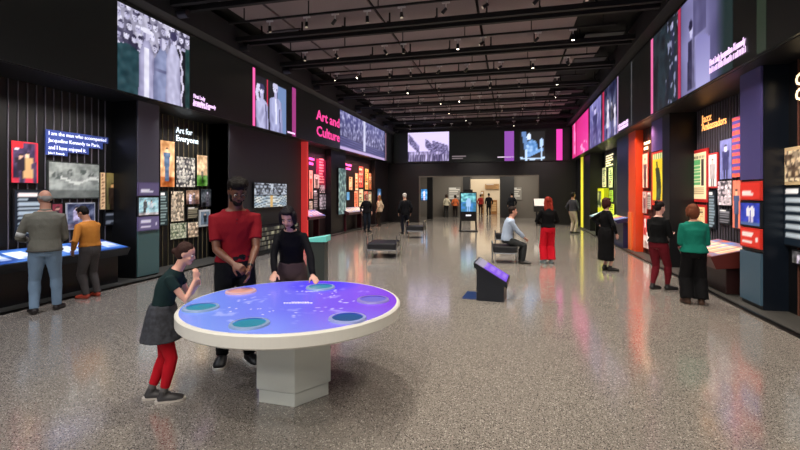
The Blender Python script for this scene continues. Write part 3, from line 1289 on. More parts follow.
# low glossy vitrine beneath the screen, bright reflections drawn as glowing lines
va, vb = Yat(250, CL + .3), Yat(292, CL + .3)
vt = empty('glass_vitrine', (CL + .3, (va + vb) / 2, 0))
tag(vt, 'low glossy black vitrine with stacked painted reflection lines under the wide screen', 'vitrine')
obj('case', box(B(), -.29, .25, va - (va + vb) / 2, vb - (va + vb) / 2, .0, .78, .01), M_BLACKG, vt)
for k in range(5):
    z = .14 + .13 * k

    def ln(u, v, k=k):
        t = nz(u * 26 + k * 9, k * 3.1, 2)
        return mixc(hx('141414'), hx('cfc8a4'), max(0, t + .22) * 1.1) if v > .25 else hx('0a0a0a')
    grid('reflection_line', vb - va - .1, .1, ln, picmat(.8, 0), vt, (.255, va - (va + vb) / 2 + .05, z), PI / 2, .03)
bm = B()
M_RED = mat('red_fin_paint', 'd83a38', .4, emit=.3, ecol='ff4444')  # red paint given a glow in place of light falling on it
fy = yW1 - .12
trim(box(B(), CL - .05, at(306.8, 200, Y=fy).x, fy, fy + .12, .02, ZB), M_RED)

# alcove 3
y30, y31 = yW1, Yat(331, CL)
trim(box(B(), BL + .001, -7.45, yW1 + .001, Yat(375, CL), .021, ZB - .001), mat('dark_maroon_wall', '160a0e', .5))
column('L', y31, Yat(337.5, CL), M_BLACK)
wash('L', y30, y31, (1, .35, .55), 45)
M_MAG = mat('magenta_wall', '8c1440', .5)
trim(box(B(), -7.45, -7.44, y31 - .9, y31, 1.9, 3.1), M_MAG)
BL3 = -7.45
PX3 = BL3 + .003
M_MT = mat('magenta_letters_lit', 'e0509c', .5, emit=1.5)
M_RT = mat('red_letters_lit', 'f08080', .5, emit=1.0)


def bars(px, e, y, hh, m, nm, label, X, side='L', n=2, gap=1.5):
    loc, rz, Wd, Hd = wall_rect(side, px, e, y, y + n * hh * gap, X)
    q_ = empty(nm, loc, rz)
    tag(q_, label, 'sign')
    rr = random.Random(int(px * 7))
    lh = Hd / n
    for k in range(n):
        bm_ = B()
        x = 0
        Wk = Wd * (rr.uniform(.6, 1) if k % 2 else rr.uniform(.85, 1))
        while x < Wk:
            w_ = rr.uniform(.06, .12) * max(.5, lh / .2)
            box(bm_, x, min(x + w_, Wk), -.01, 0, (n - 1 - k) * lh + lh * .2, (n - 1 - k) * lh + lh * (.2 + rr.uniform(.45, .6)))
            x += w_ + .02
        obj('lettering_line', bm_, m, q_)
    return q_


bars(309, 314.5, 156, 3.2, M_MT, 'wall_title', 'small glowing violet title beside the red fin', PX3)
bars(319, 324, 157.5, 2.4, M_RT, 'text_list', 'column of pinkish red text lines on the dark alcove wall', PX3, n=9, gap=1.2)
for px0, px1, yt, yb, pt, nm, lb, ct in (
        (308.4, 312, 170, 199, p_portrait('e8a088', 'b04030', 'f0d0b8', '402020', asp=.5), 'alcove_poster', 'orange-pink poster tight beside the red fin', 'poster'),
        (313, 318.6, 174, 188, p_portrait('b8a898', '584840', 'e8d0c0', '302018', asp=.6), 'alcove_photograph', 'pale portrait photograph under the violet title', 'photograph'),
        (318.8, 324, 185, 193, p_crowd(.8, 3, ('2c2428', '988890', 'd8c8c8'), 3), 'alcove_photograph', 'small photograph below the pinkish red text lines', 'photograph'),
        (312.8, 317.4, 190, 211, p_text('181418', 'b0a8a8', 8), 'alcove_card', 'black text panel above the reading rail in red alcove', 'panel'),
        (318.6, 325.2, 194.5, 209.5, p_crowd(.6, 4, ('28242c', '84808c', 'c8c4cc'), 4), 'alcove_photograph', 'grey group photograph above the reading rail in red alcove', 'photograph'),
        (308.4, 311.8, 201, 212, p_text('c8b8a0', '604838', 5), 'alcove_card', 'cream card low beside the red fin', 'card')):
    LP(px0, px1, yt, yb, pt, nm, lb, ct, X=PX3, emit=.45, res=.03, border=.01)


def mural(u, v):
    c = mixc(hx('3c5c64'), hx('a8c4c0'), .5 + nz(u * 6, v * 12, 3) * 1.2)
    return mixc(c, hx('283840'), .6) if nz(u * 9, v * 20, 5) > .3 else c


LP(337.8, 345.4, 167.5, 215, mural, 'wall_mural', 'tall pale blue mural panel on the black pier', 'panel', X=CL + .02, emit=.5)
# alcove 4
y40, y41 = Yat(345.6, CL), Yat(375, CL)
column('L', Yat(337.5, CL), y40, M_BLACK)
wash('L', y40, y41, (1, .5, .4), 60)
column('L', y41, YF, mat('magenta_pier', '1a1418', .4))
bars(345.6, 351.5, 162.5, 2.6, M_MT, 'wall_title', 'small glowing magenta title in the far left alcove', PX3, n=2)
rr = random.Random(4)
nm_ = ['first', 'second', 'third', 'fourth', 'fifth']
rows = [
    (348.2, 351.8, 176.5, 190), (354.4, 357.8, 173, 190.5), (358.2, 362.6, 166, 187.5), (364.4, 367.8, 168.5, 189.5), (368.4, 371.2, 173, 189.5),
    (353.6, 357.8, 191, 208), (358.4, 362.6, 189, 207), (363.6, 367.4, 191, 202), (367.9, 371.4, 191.5, 205), (363.4, 367.4, 203.5, 211)]
labs = ['cream and orange poster', 'tall orange poster', 'tallest red and cream poster', 'tall yellow poster', 'narrow orange poster',
        'orange poster in lower row', 'cream and green poster in lower row', 'small red poster in lower row', 'narrow cream poster in lower row', 'smallest red poster at the bottom']
pal = ['e8b888', 'e89868', 'e0584c', 'e8b868', 'd88858', 'e08860', 'c8c498', 'd05848', 'd8c8a0', 'c84840']
for i, (px0, px1, yt, yb) in enumerate(rows):
    LP(px0, px1, yt, yb, p_poster(pal[i], ('a83028', '204838', 'f0e0c0'), i), 'alcove_poster', labs[i] + ' on the far left alcove wall', 'poster', X=PX3, emit=.55, res=.04, border=.01,
       group=None)
LP(345.8, 349, 191.7, 200.5, flat('5898c8'), 'blue_notice', 'small blue notice at the near edge of far left alcove', 'notice', X=PX3, emit=.6)
LP(377, 380.6, 188.5, 203, p_scene(.8, [(.5, 0, .8, 0, 0)], '3c6c98', '983048', .3), 'alcove_screen', 'small blue and red screen near the far left corner', 'screen', X=CL + .03, emit=.9, base=0)

# ---- right side, from the far end
yR = lambda px: Yat(px, CR)
trim(box(B(), CR - .02, BR, yR(583.2), yR(581.2), .02, ZB), mat('yellow_strip_lit', 'd8cc38', .4, emit=.9))
column('R', yR(581.2), YF, M_BLACK)
column('R', yR(590), yR(583.2) - .001, M_BLACK)
column('R', yR(628.5), yR(617), mat('dark_blue_pier', '141c3a', .35))
column('R', yR(635.5), yR(628.5), mat('orange_pier', 'e04a20', .4))
XR3 = 3.755
trim(box(B(), XR3, BR - .001, yR(669), yR(635.5) - .001, .02, ZB), mat('dark_red_wall', '2a0f10', .5))
PR3 = XR3 - .02
M_ORL = mat('light_orange', 'f07a38', .4)
trim(box(B(), CR - .03, CR, yR(632.5), yR(629), .02, 1.15), M_ORL)
wash('R', yR(617), yR(592), (.75, 1, .3), 70)
wash('R', yR(654), yR(638), (1, .5, .35), 34)
# lit soffits: small lamps under the bulkhead edge
for py_, c_, p_ in ((yR(612), (.6, 1, .15), 10), (yR(636), (1, .4, .1), 14), (yR(598), (.7, 1, .2), 8), (yR(700), (1, .5, .25), 3), (yR(655), (1, .5, .25), 3)):
    lamp('SPOT', 'soffit_spot_beam', (XR + .12, py_, ZB - .12), p_, c_, aim=(CR + .25, py_ + .1, 0), size=.03, angle=110)
PR = BR - .02
slats('R', yR(617), yR(592), BR, step=.3)
M_YT = mat('yellow_letters_lit', 'f4f4a0', .5, emit=1.4)
M_CT = mat('cream_letters_lit', 'f8e8c0', .5, emit=1.3)
bars(596.5, 601, 157.5, 2.8, M_YT, 'wall_title', 'glowing yellow title in the green-lit alcove', PR, 'R', 2)
bars(606, 613.5, 152.5, 1.7, M_CT, 'text_list', 'stack of pale text lines in the green-lit alcove', PR, 'R', 5)
for px0, px1, yt, yb, c_, lb in ((598.8, 602.4, 170, 187, 'd8d890', 'yellowish poster left of the three above the yellow cabinet'), (603, 607, 167, 187, 'e0d8b0', 'cream poster in the middle above the yellow cabinet'),
                                 (609.5, 613.5, 167, 187.5, 'c8c4a0', 'pale poster at the edge above the yellow cabinet'), (610, 614, 190, 202, '90b040', 'small green poster beside the yellow cabinet'),
                                 (610, 615, 204, 215, 'd8e048', 'small yellow poster above the colourful reading rail')):
    RP(px0, px1, yt, yb, p_poster(c_, ('404820', '205030', '803020'), int(px0)), 'alcove_poster', lb, 'poster', X=PR, emit=.5, border=.01)


def ycab(u, v):
    if .15 < u < .85 and .2 < v < .9:
        return mixc(hx('303c28'), hx('c8c880'), .5 + nz(u * 6, v * 8, 1) * 1.3)
    return hx('d8d820')


RP(594.5, 608.8, 188, 214, ycab, 'yellow_cabinet', 'yellow display cabinet with a picture behind woman in black dress', 'cabinet', X=PR, t=.2, frame='d0cc24', emit=.5)
# orange alcove
slats('R', yR(669), yR(637), XR3, step=.3, m=M_SLATW)
bars(644.3, 650.8, 138.5, 3.6, mat('warm_letters_lit', 'ffe8b8', .5, emit=1.6), 'wall_title', 'glowing cream title beside the orange column', PR3, 'R', 2)
for px0, px1, yt, yb, pt, lb in (
        (643.6, 649, 152.5, 188, p_portrait('d8c8b0', '484048', 'e0c0a8', '302020', asp=.5), 'tall cream portrait poster beside the orange column'),
        (643.6, 648, 191, 214, p_portrait('b8a8a0', '603840', 'e0c0a8', '201818', asp=.5), 'small portrait photograph beside the orange column'),
        (648.4, 652.4, 191.5, 210, p_text('a8a8a0', '403c3c', 7), 'narrow grey text card left of the yellow poster'),
        (644.5, 650.5, 216, 250, p_scene(.6, [(.3, .4, .6, 0, 0), (.7, 0, .6, 1, 0)], 'b83838', 'd8c8c0', .4, cols=('e8e0e0', 'e0b8a0', '302020', '904040')), 'red and white picture strip behind woman in maroon')):
    RP(px0, px1, yt, yb, pt, 'alcove_poster', lb, 'poster', X=PR3, emit=.45, border=.02, frame='b83a30')
# yellow poster box with deep red sides, purple panel above
ya, yb_ = Yat(664.5, CR + .05), Yat(652.8, CR + .05)


def ypost(u, v):
    k = 0
    if u < .07 or u > .93 or v < .03 or v > .97:
        return hx('c8281c')
    c = hx('d8c42c')
    if v > .86:
        c = hx('90b06c') if (u * 6) % 1 > .3 else hx('e8e0b8')
    dx = (u - .52 - .1 * math.sin(v * 5))
    if abs(dx) < .2 - .1 * abs(v - .35) and .08 < v < .7:
        c = mixc(hx('1c2418'), hx('486048'), abs(nz(u * 9, v * 9, 3)) * 2)
    if abs(dx) < .06 and .6 < v < .82:
        c = hx('282c20')
    if v < .1:
        c = hx('a03020')
    return c


zt_, zb_ = at(664.5, 149, X=CR).z, at(664.5, 206, X=CR).z
pb = obj('poster_box', box(B(), 0, yb_ - ya, 0, XR3 - CR - .06, zb_, zt_, .005), mat('poster_box_red', 'b4201c', .4), None, (CR + .03, yb_, 0), -PI / 2)
tag(pb, 'yellow poster with bottle shape on a deep red box by the black pier', 'poster')
grid('print', yb_ - ya, zt_ - zb_, ypost, picmat(.45), pb, (0, -.004, zb_), 0, .02)
trim(box(B(), CR + .02, XR3 - .001, ya, yb_, zt_ + .02, ZB), M_PURP)
# big black pier
yP0 = yR(669.5)
trim(box(B(), CR, BR, yP0, ya - .01, .02, ZB), M_BLACK)

# Jazz Ambassadors alcove
yJ0 = yR(763.5) + (yR(742.2) - yR(763.5))
yJc = yR(742.2)
slats('R', yJc, yP0, BR, step=.115)
wash('R', yJc + .5, yP0 - .3, (1, .86, .8), 34)
q = empty('wall_title', (PR, Yat(702.5, PR), at(702.5, 131, X=PR).z), -PI / 2)
tag(q, 'glowing orange Jazz Ambassadors title on the black slatted wall', 'sign')
M_OT = mat('orange_letters_lit', 'ffb468', .5, emit=1.4)
for s, px1, y in (('Jazz', 712.5, 123.2), ('Ambassadors', 727, 131.3)):
    b_ = at(702.5, y, X=PR)
    text(s, .23, (0, -.012, b_.z - q.location.z), 0, M_OT, q, 'title_lettering', b_.y - at(px1, y, X=PR).y, .004)


def stripes(u, v):
    k = math.floor(v * 17)
    c = hx('4c4490') if k % 2 else hx('e0603c')
    if k % 2 == 0 and nz(u * 9, k * 3.0, 2) > -.05 and (v * 17) % 1 > .3:
        c = hx('b84858')
    return c


def jazzp(u, v):
    c = hx('e8dcb0')
    if .1 < u < .9 and .1 < v < .93:
        c = hx('ecdfb4')
        if .12 < u < .6 and .3 < v < .85 and (v * 14) % 1 > .25:
            c = hx('58a868')
        if v > .88:
            c = hx('6c5c40') if (u * 9) % 1 > .4 else c
        if .66 < u < .84 and .28 < v < .85:
            c = hx('38302c')
        if .12 < u < .85 and v < .25 and (v * 25) % 1 > .5:
            c = hx('a07848')
    return c


J = [
    (692.5, 709.3, 147.5, 202.5, jazzp, 'concert_poster', 'green and cream poster in red frame beside the black pier', 'poster', 'c42a28', .07),
    (709.6, 719.2, 152, 188, p_portrait('e0d8d0', 'a8a0a0', 'c8b8b0', '403838', asp=.45), 'concert_poster', 'white figure poster in thin red frame under the title', 'poster', 'c42a28', .035),
    (721.6, 733.8, 137.5, 179, p_portrait('6c70a4', '34345c', 'b8b8dc', '1c1c38', asp=.5, s=8), 'wall_photograph', 'violet musician photograph next to striped banner', 'photograph', '3c3c5c', .01),
    (734, 742.4, 115, 177, stripes, 'striped_banner', 'purple and orange striped banner beside the purple column', 'banner', '4c4490', .005),
    (719.4, 733.6, 180.2, 206, p_crowd(.8, 4, ('28242c', 'a0949c', 'e8dce0'), 8), 'wall_photograph', 'grey-pink band photograph under the violet musician photograph', 'photograph', '15161a', .01),
    (734.4, 742.6, 180, 229, p_portrait('d87860', '3c4c70', 'e0b090', '2a1c18', asp=.33, h=.95, base=-.1), 'wall_photograph', 'tall reddish picture of a man in blue suit beside red column panels', 'photograph', 'c05040', .01),
    (692.5, 707.5, 205, 230, p_poster('e8cc98', ('a86838', 'c89458', '705030'), 4), 'concert_poster', 'cream and tan poster in red frame behind woman in teal', 'poster', 'c42a28', .05),
    (709.9, 717.6, 190, 229.5, p_text('10161e', '9cb0bc', 11), 'information_board', 'narrow black text panel above the red reading desk', 'panel', '10161e', .01),
    (720.6, 732.4, 209.5, 225.5, p_text('14161c', '8c8c94', 5, ragged=.1), 'caption_board', 'small black caption panel under the band photograph', 'caption', '14161c', .01)]
for px0, px1, yt, yb, pt, nm, lb, ct, fr, bd in J:
    RP(px0, px1, yt, yb, pt, nm, lb, ct, X=PR, frame=fr, border=bd, emit=.4, res=.02)

# coloured column with panels, then the dark pier face
yc_n = yR(763.3)
column('R', yc_n, yJc, mat('pier_navy', '0f1722', .3))
trim(box(B(), CR - .03, CR, yc_n + .01, yJc, .08, at(750, 251, X=CR).z), mat('slate_blue_laminate', '486478', .35))
trim(box(B(), CR - .03, CR, yc_n + .01, yJc, at(750, 181, X=CR).z + .02, ZB), mat('slate_purple_laminate', '514c86', .35))


def dancers(u, v):
    c = mixc(hx('1c2c8c'), hx('3848c0'), .5 + nz(u * 5, v * 5, 2))
    for cx in (.42, .62):
        k = human(u, v, 1.0, cx, .12, .75)
        if k:
            c = hx('e8e4f0') if k < 4 else hx('c8c0d8')
    if v < .16:
        c = hx('4c6498')
    return c


colpanel(742.4, 763, 181, 200.5, caption('dc3328', 'f8e8e4', s=3), 'red title panel on the slate-blue column', 'sign', 'R', frame='dc3328', emit=.35)
colpanel(742.4, 763, 202, 228, dancers, 'blue photograph of two pale figures on the column', 'photograph', 'R', emit=.5)
colpanel(742.4, 763, 229.3, 250, caption('dc3328', 'f8e8e4', True, 4), 'red caption panel under the blue photograph', 'caption', 'R', frame='dc3328', emit=.35)

# nearest alcove on the right
XN = 3.86
trim(box(B(), XN, BR, -6, yc_n - .001, .02, ZB), M_BLACK)
slats('R', 2.0, yc_n - .12, XN, m=M_SLATW, step=.135, dep=.018)
wash('R', 4.8, yc_n, (1, .8, .7), 18)
RP(785.5, 812, 144, 184.5, p_crowd(1.3, 3, ('3c2c24', 'c0a480', 'f0dcb8'), 12), 'wall_photograph', 'cream-bordered group photograph in the nearest alcove', 'photograph', X=XN - .02, frame='e8cfa0', border=.05, emit=.45)
RP(785.5, 812, 186, 250, p_text('141e28', 'c8d4dc', 17, 'f0f0f0', top=.88, ragged=.12), 'information_board', 'large dark text panel under the cream-bordered group photograph', 'panel', X=XN - .02, emit=.55)
RP(794, 812, 252.5, 268, p_scene(1.4, [(.4, 0, .8, 0, 0)], '4c4c50', '60605c', .3), 'small_screen', 'small grey screen low on the slats of the nearest alcove', 'screen', X=XN - .02, emit=.4)
q = empty('wall_title', (XN - .02, Yat(798, XN - .02), at(798, 102, X=XN - .02).z), -PI / 2)
tag(q, 'glowing cream capital letters cut off by the picture edge', 'sign')
for y in (86, 101):
    b_ = at(798, y, X=XN - .02)
    text('C', .22, (0, -.03, b_.z - q.location.z), 0, mat('warm_letters_lit'), q, 'title_lettering', None, .03)


# ================================================================== READING DESKS
def desk(label, loc, rz, Wd, D, zf, zb, thick, body, top, paint, emit, leg=None, legm=None, name='reading_desk', res=.03, cat='desk', side=None):
    """local x along the front edge, the reader stands on the -y side, top slopes from zf at the front to zb at the back"""
    o = empty(name, loc, rz)
    tag(o, label, cat)
    bm_ = B()
    prism(bm_, [(0, zf), (D, zb), (D, zb - thick * 1.6), (D * .12, zf - thick)], 0, Wd, 'x')
    obj('tray', bm_, body, o)
    L = math.hypot(D, zb - zf)
    g = grid('top_graphic', Wd - .06, L - .06, paint, picmat(emit), o, (.03, .03, 0), 0, res, horizontal=True)
    g.rotation_euler = (math.atan2(zb - zf, D), 0, 0)
    g.location = (.03, .03 * math.cos(g.rotation_euler.x), zf + .006 + .03 * math.sin(g.rotation_euler.x))
    if leg == 'box':
        obj('plinth', box(B(), .06, Wd - .06, D * .35, D, 0, zf - thick * .6, .01), legm or body, o)
    else:
        for x in (.12, Wd - .2):
            obj('leg', box(B(), x, x + .08, D * .45, D * .9, 0, zf - thick * .4), legm or body, o)
    return o


def docs(bg='2a4a98', fg='e8ecf4', n=6, s=1):
    b_, f_ = hx(bg), hx(fg)

    def f(u, v):
        if .22 < v < .78:
            k = math.floor(u * n)
            if .12 < (u * n) % 1 < .86:
                return mixc(f_, hx('8090b0'), .5 * h2(k, s)) if (v * 22) % 1 > .35 or (u * n) % 1 < .3 else mixc(f_, b_, .4)
        return mixc(b_, hx('4c80c8'), .5 + nz(u * 6, v * 5, s))
    return f


M_STEELB = mat('blue_black_steel', '0c111c', .35)
yd1 = at(131, 250, X=-7.02).y
desk('long low desk with a lit blue screen top below the grey photograph', (-7.02, yd1 - 2.3, .02), PI / 2, 2.3, .68, .66, .80, .14, M_STEELB, None, docs('1c3c84', 'd4dcec'), .6, leg='box', legm=M_BLACK, name='screen_desk')
desk('brown slanted reading desk cut off by the left edge', (-6.98, 3.35, .02), PI / 2, .95, .5, .42, .6, .06, mat('brown_laminate', '6c5444', .5), None, p_scene(2, [], '9a8068', '806850', .5), .1, leg='box', legm=mat('blue_slats', '1c2c4c', .5))
ye = Yat(326, CL + .1)
desk('reading desk with pinkish graphic top in the red alcove', (CL + .30, Yat(308.5, CL + .25), .02), PI / 2, Yat(325, CL + .25) - Yat(308.5, CL + .25), .5, .84, 1.08, .1, mat('maroon_laminate', '4c1c28', .4), None, docs('a86878', 'ecd0cc', 5, 2), .35)
desk('long pale-topped reading desk in the far left alcove', (CL + .30, Yat(348.5, CL + .25), .02), PI / 2, Yat(366, CL + .25) - Yat(348.5, CL + .25), .5, .84, 1.05, .1, mat('maroon_laminate'), None, docs('a89078', 'f0e0c8', 7, 3), .4)
# right-hand desks (reader on the -X side)
y1_ = 8.42
desk('red-brown slanted reading desk with bright printed top beside woman in teal', (3.26, y1_ + 1.5, .02), -PI / 2, 1.5, .72, .62, .80, .2, mat('redbrown_laminate', '5c2420', .4), None, docs('b0503c', 'f0d8b0', 5, 4), .35, leg='box', legm=mat('dark_brown_laminate', '2c1414', .4))
pa = Yat(627, 3.5)
desk('reading desk with green, orange and blue top behind woman in black dress', (3.14, pa + 1.9, .02), -PI / 2, 1.9, .75, .85, 1.02, .09, mat('navy_laminate', '16204c', .4), None,
     lambda u, v: hx(('88b838', 'd8d048', 'e07838', '7850a0', '3058b0')[min(4, int(u * 5))]) if (u * 5) % 1 > .1 else hx('f0e8d0'), .5, leg='box', legm=mat('navy_laminate'))
pa = Yat(598, 3.2)
desk('black reading desk with pale top beside the far green-lit alcove', (3.1, pa + 1.5, .02), -PI / 2, 1.5, .55, .78, 1.0, .1, M_BLACK, None, docs('8a94a0', 'e8ecf0', 5, 5), .3)
a = at(531, 221, Z=0)
desk('black angled desk with white top at the edge of far opening', (at(531, 222, Z=0).x, YF - 1.3, 0), 0, at(541, 222, Z=0).x - a.x + .2, .7, 1.05, 1.45, .3, M_BLACK, None, flat('c8c4c0'), .2)


# ================================================================== ROUND INTERACTIVE TABLE
TD = 3.88
TC = P(400 - 440 * math.tan(R(13.59)) / 1 * 1, HOR, TD * math.cos(R(13.59)))
TC.z = 0
TR, TZ = .912, .78
table = empty('round_interactive_table', TC)
tag(table, 'large round white table with glowing blue-violet top in the foreground', 'table')
bm = B()
loft(bm, [(0, 0, TZ - .105), (0, 0, TZ - .09), (0, 0, TZ - .012), (0, 0, TZ)], [(TR - .02, TR - .02), (TR, TR), (TR, TR), (TR - .012, TR - .012)], n=96)
o = obj('table_rim', bm, M_WHITE, table)
vd = (P(295, 407, 3.51) - TC)
ang = math.atan2(vd.y, vd.x)
ccx = Vector((0, 0, 0))
pc = P(400, HOR, 0)
hc = Vector((-.923 * cs - 3.85 * sn, -.923 * sn + 3.85 * cs, 0))
off = (hc - TC) * .6
off.z = 0
vv = at(295, 407, Z=0) - hc
ang = math.atan2(vv.y, vv.x)
for nm, r, z0, z1 in (('pedestal', .345, .115, TZ - .1), ('plinth', .325, 0, .108)):
    bm = B()
    poly = [(off.x + r * math.cos(ang + k * PI / 3), off.y + r * math.sin(ang + k * PI / 3)) for k in range(6)]
    prism(bm, poly, z0, z1, 'z')
    bmesh.ops.bevel(bm, geom=bm.edges[:], offset=.004, segments=1, affect='EDGES')
    obj(nm, bm, mat('white_pedestal', 'e0e4de', .4), table)


def disc_surface(name, r, fn, m, parent, loc, rings=46, seg=110, r0=0):
    vs_, cols, fs = [], [], []
    for i in range(rings + 1):
        q_ = r0 + (r - r0) * i / rings
        for k in range(seg):
            x, y = q_ * math.cos(2 * PI * k / seg), q_ * math.sin(2 * PI * k / seg)
            vs_.append((x, y, 0))
            cols.extend((*lin(tuple(max(0, min(1, z)) for z in fn(x, y))), 1))
    for i in range(rings):
        for k in range(seg):
            a_, b_ = i * seg + k, i * seg + (k + 1) % seg
            fs.append((a_, b_, b_ + seg, a_ + seg))
    me = bpy.data.meshes.new(name)
    me.from_pydata(vs_, [], fs)
    me.color_attributes.new('Col', 'FLOAT_COLOR', 'POINT').data.foreach_set('color', cols)
    return link_mesh(name, me, m, parent, loc)


def topcol(x, y):
    # camera-right and camera-far directions across the table
    a_ = (x * cs + y * sn) / TR
    b_ = (-x * sn + y * cs) / TR
    c = mixc(hx('6f8ce8'), hx('6a48f0'), .5 + .6 * a_ + .3 * b_)
    c = mixc(c, hx('8a3cd8'), max(0, a_ - .1) * 1.0)
    c = mixc(c, hx('3c30f0'), max(0, .9 - ((a_ - .15) ** 2 + (b_ - .75) ** 2) * 5))
    c = mixc(c, hx('8ca8f0'), max(0, -.35 - b_ + .3 * a_) * .7)
    t = nz(x * 7, y * 7, 2) + .5 * nz(x * 18, y * 18, 3)
    rr_ = math.hypot(a_, b_)
    if .28 < rr_ < .8 and t > .38:
        c = mixc(c, hx('d8d8ff'), min(.4, (t - .38) * 1.6))
    if .35 < rr_ < .62 and abs(nz(x * 4, y * 9, 7)) < .012:
        c = hx('e8e0ff')
    return c


disc_surface('screen_top', TR - .03, topcol, picmat(1.1, 0, .25), table, (0, 0, TZ + .002), 60, 150)
dishes = [(201, 307.5, 'teal'), (249.5, 323.5, 'teal'), (241, 291, 'rose'), (320.5, 287, 'teal'), (373, 299.5, 'violet'), (347.5, 317.8, 'blue')]
dm = {'teal': mat('dish_teal', '1f6f86', .3, emit=.5, ecol='2484a0'), 'rose': mat('dish_rose', 'c89088', .4, emit=.35, ecol='d8a090'),
      'violet': mat('dish_violet', '5a5ab0', .4, emit=.4, ecol='6a60c8'), 'blue': mat('dish_blue', '1c4a7c', .3, emit=.4, ecol='1c4c88')}
for px, py, k in dishes:
    c_ = at(px, py, Z=TZ + .01) - TC
    c_.z = 0
    bm = B()
    loft(bm, [(0, 0, 0), (0, 0, .013), (0, 0, .0145), (0, 0, .015)], [(.142, .142), (.136, .136), (.122, .122), (.112, .112)], n=40, cap=False)
    d_ = obj('dish', bm, mat('dish_rim_' + k, {'teal': '8ca8d0', 'rose': 'd8b0c0', 'violet': '9088d0', 'blue': '98a4e0'}[k], .3), table, (c_.x, c_.y, TZ + .003))
    cc = obj('dish_well', cyl(B(), (0, 0), .116, .002, .008, 40), dm[k], d_)
rot = YAW
for s, z_ in (('x', .035),):
    pass
wsp = B()
rr = random.Random(5)
x = -.12
while x < .12:
    w_ = rr.uniform(.008, .02)
    box(wsp, x, x + w_, -.006, .006, 0, .002)
    x += w_ + .006
x = -.06
while x < .07:
    w_ = rr.uniform(.008, .015)
    box(wsp, x, x + w_, .025, .034, 0, .002)
    x += w_ + .006
cp = at(298, 303.5, Z=TZ)
o = obj('screen_lettering', wsp, mat('white_screen_letters', 'e0d8ff', .5, emit=.9), table, (cp.x - TC.x, cp.y - TC.y, TZ + .004), YAW)
# ring of small spotlights cannot reach here; the glow of the screen itself lights the visitors
bm = B()
box(bm, -.05, .05, -.003, .003, 0, .002)

# ------------------------------------------------------------------ low slanted kiosk in the middle of the floor
k0 = at(476.5, 300.5, Z=0)
k1 = at(504, 302.5, Z=0)
dirk = (k1 - k0).normalized()
rk = math.atan2(dirk.y, dirk.x)
Lk = (k1 - k0).length
kz0 = 1.7 - (266 - HOR) * 7.0 / 440
kz1 = 1.7 - (284 - HOR) * 6.95 / 440
kio = empty('floor_kiosk', k0, rk)
tag(kio, 'low black slanted kiosk with violet screen alone on the open floor', 'kiosk')
Dk = .62
bm = B()
prism(bm, [(0, 0), (Lk, 0), (Lk, kz1 - .01), (0, kz0 - .01)], 0, Dk)
obj('body', bm, M_STEELB, kio)
bm = B()
prism(bm, [(-.04, kz0 - .03), (Lk + .05, kz1 - .05), (Lk + .05, kz1 + .03), (-.04, kz0 + .055)], -.03, Dk + .03)
obj('top_frame', bm, M_NAVY, kio)


def kscreen(u, v):
    if u < .1:
        return hx('9a9aa4')
    if u < .28:
        return hx('a8a0b8')
    c = hx('7a4ce0')
    if .2 < v < .8 and abs((u * 5) % 1 - .5) < .3 and (v * 9) % 1 > .5:
        c = hx('b898f8')
    return c


Ls = math.hypot(Lk + .09, kz0 - kz1 + .025)
g = grid('screen', Ls - .04, Dk, kscreen, picmat(1.0, 0), kio, (0, 0, 0), 0, .02, horizontal=True)
an = -math.atan2(kz0 - kz1 + .025, Lk + .09)
g.rotation_euler = (0, -an, 0)
g.location = (-.02, 0, kz0 + .055 - .01 + .004)
a = at(461, 300.5, Z=0)
bp_ = obj('floor_panel', box(B(), -(k0 - a).length * .98, 0, .06, Dk - .02, 0, .008), mat('blue_panel', '1c3468', .3), kio)  # flat dark blue panel on the floor beside the kiosk

# ------------------------------------------------------------------ standing screen on an A-frame
s0 = at(459.5, 231.3, Z=0)
s1 = at(477, 231.3, Z=0)
Ds = 748 / (231.3 - HOR)
sk = empty('standing_screen', (s0 + s1) / 2, YAW)
tag(sk, 'tall free-standing screen with bright teal picture in the middle distance', 'screen')
Ws = (s1 - s0).length
zs = lambda y: 1.7 - (y - HOR) * Ds / 440
bm = B()
for sgn in (-1, 1):
    prism(bm, [(sgn * (Ws / 2), 0), (sgn * (Ws / 2 - .07), 0), (sgn * (Ws / 2 - .1), zs(214)), (sgn * (Ws / 2 - .03), zs(214))], -.03, .03)
box(bm, -Ws / 2, Ws / 2, -.25, .25, 0, .05)
obj('stand', bm, M_BLACK, sk)
obj('casing', box(B(), -Ws / 2 + .02, Ws / 2 - .02, -.06, .06, zs(221), zs(192), .02), M_BLACK, sk)
bm = B()
box(bm, -Ws / 4, Ws / 4, -.03, .03, zs(192), zs(190) + .02)
obj('camera_bar', bm, M_BLACK, sk)
grid('screen', Ws - .12, zs(193.2) - zs(211.5), lambda u, v: mixc(hx('2a6a80'), hx('90e0e0') if v > .5 else hx('3c80c8'), .5 + 1.3 * nz(u * 5, v * 7, 3)) if human(u, v, .7, .5, -.1, .85) == 0 else hx('9cc0e8'),
     picmat(1.2, 0), sk, (-Ws / 2 + .06, -.065, zs(211.5)), 0, .04)
obj('label_plate', box(B(), -.12, .12, -.075, -.062, zs(216), zs(214.6)), mat('white_letters'), sk)


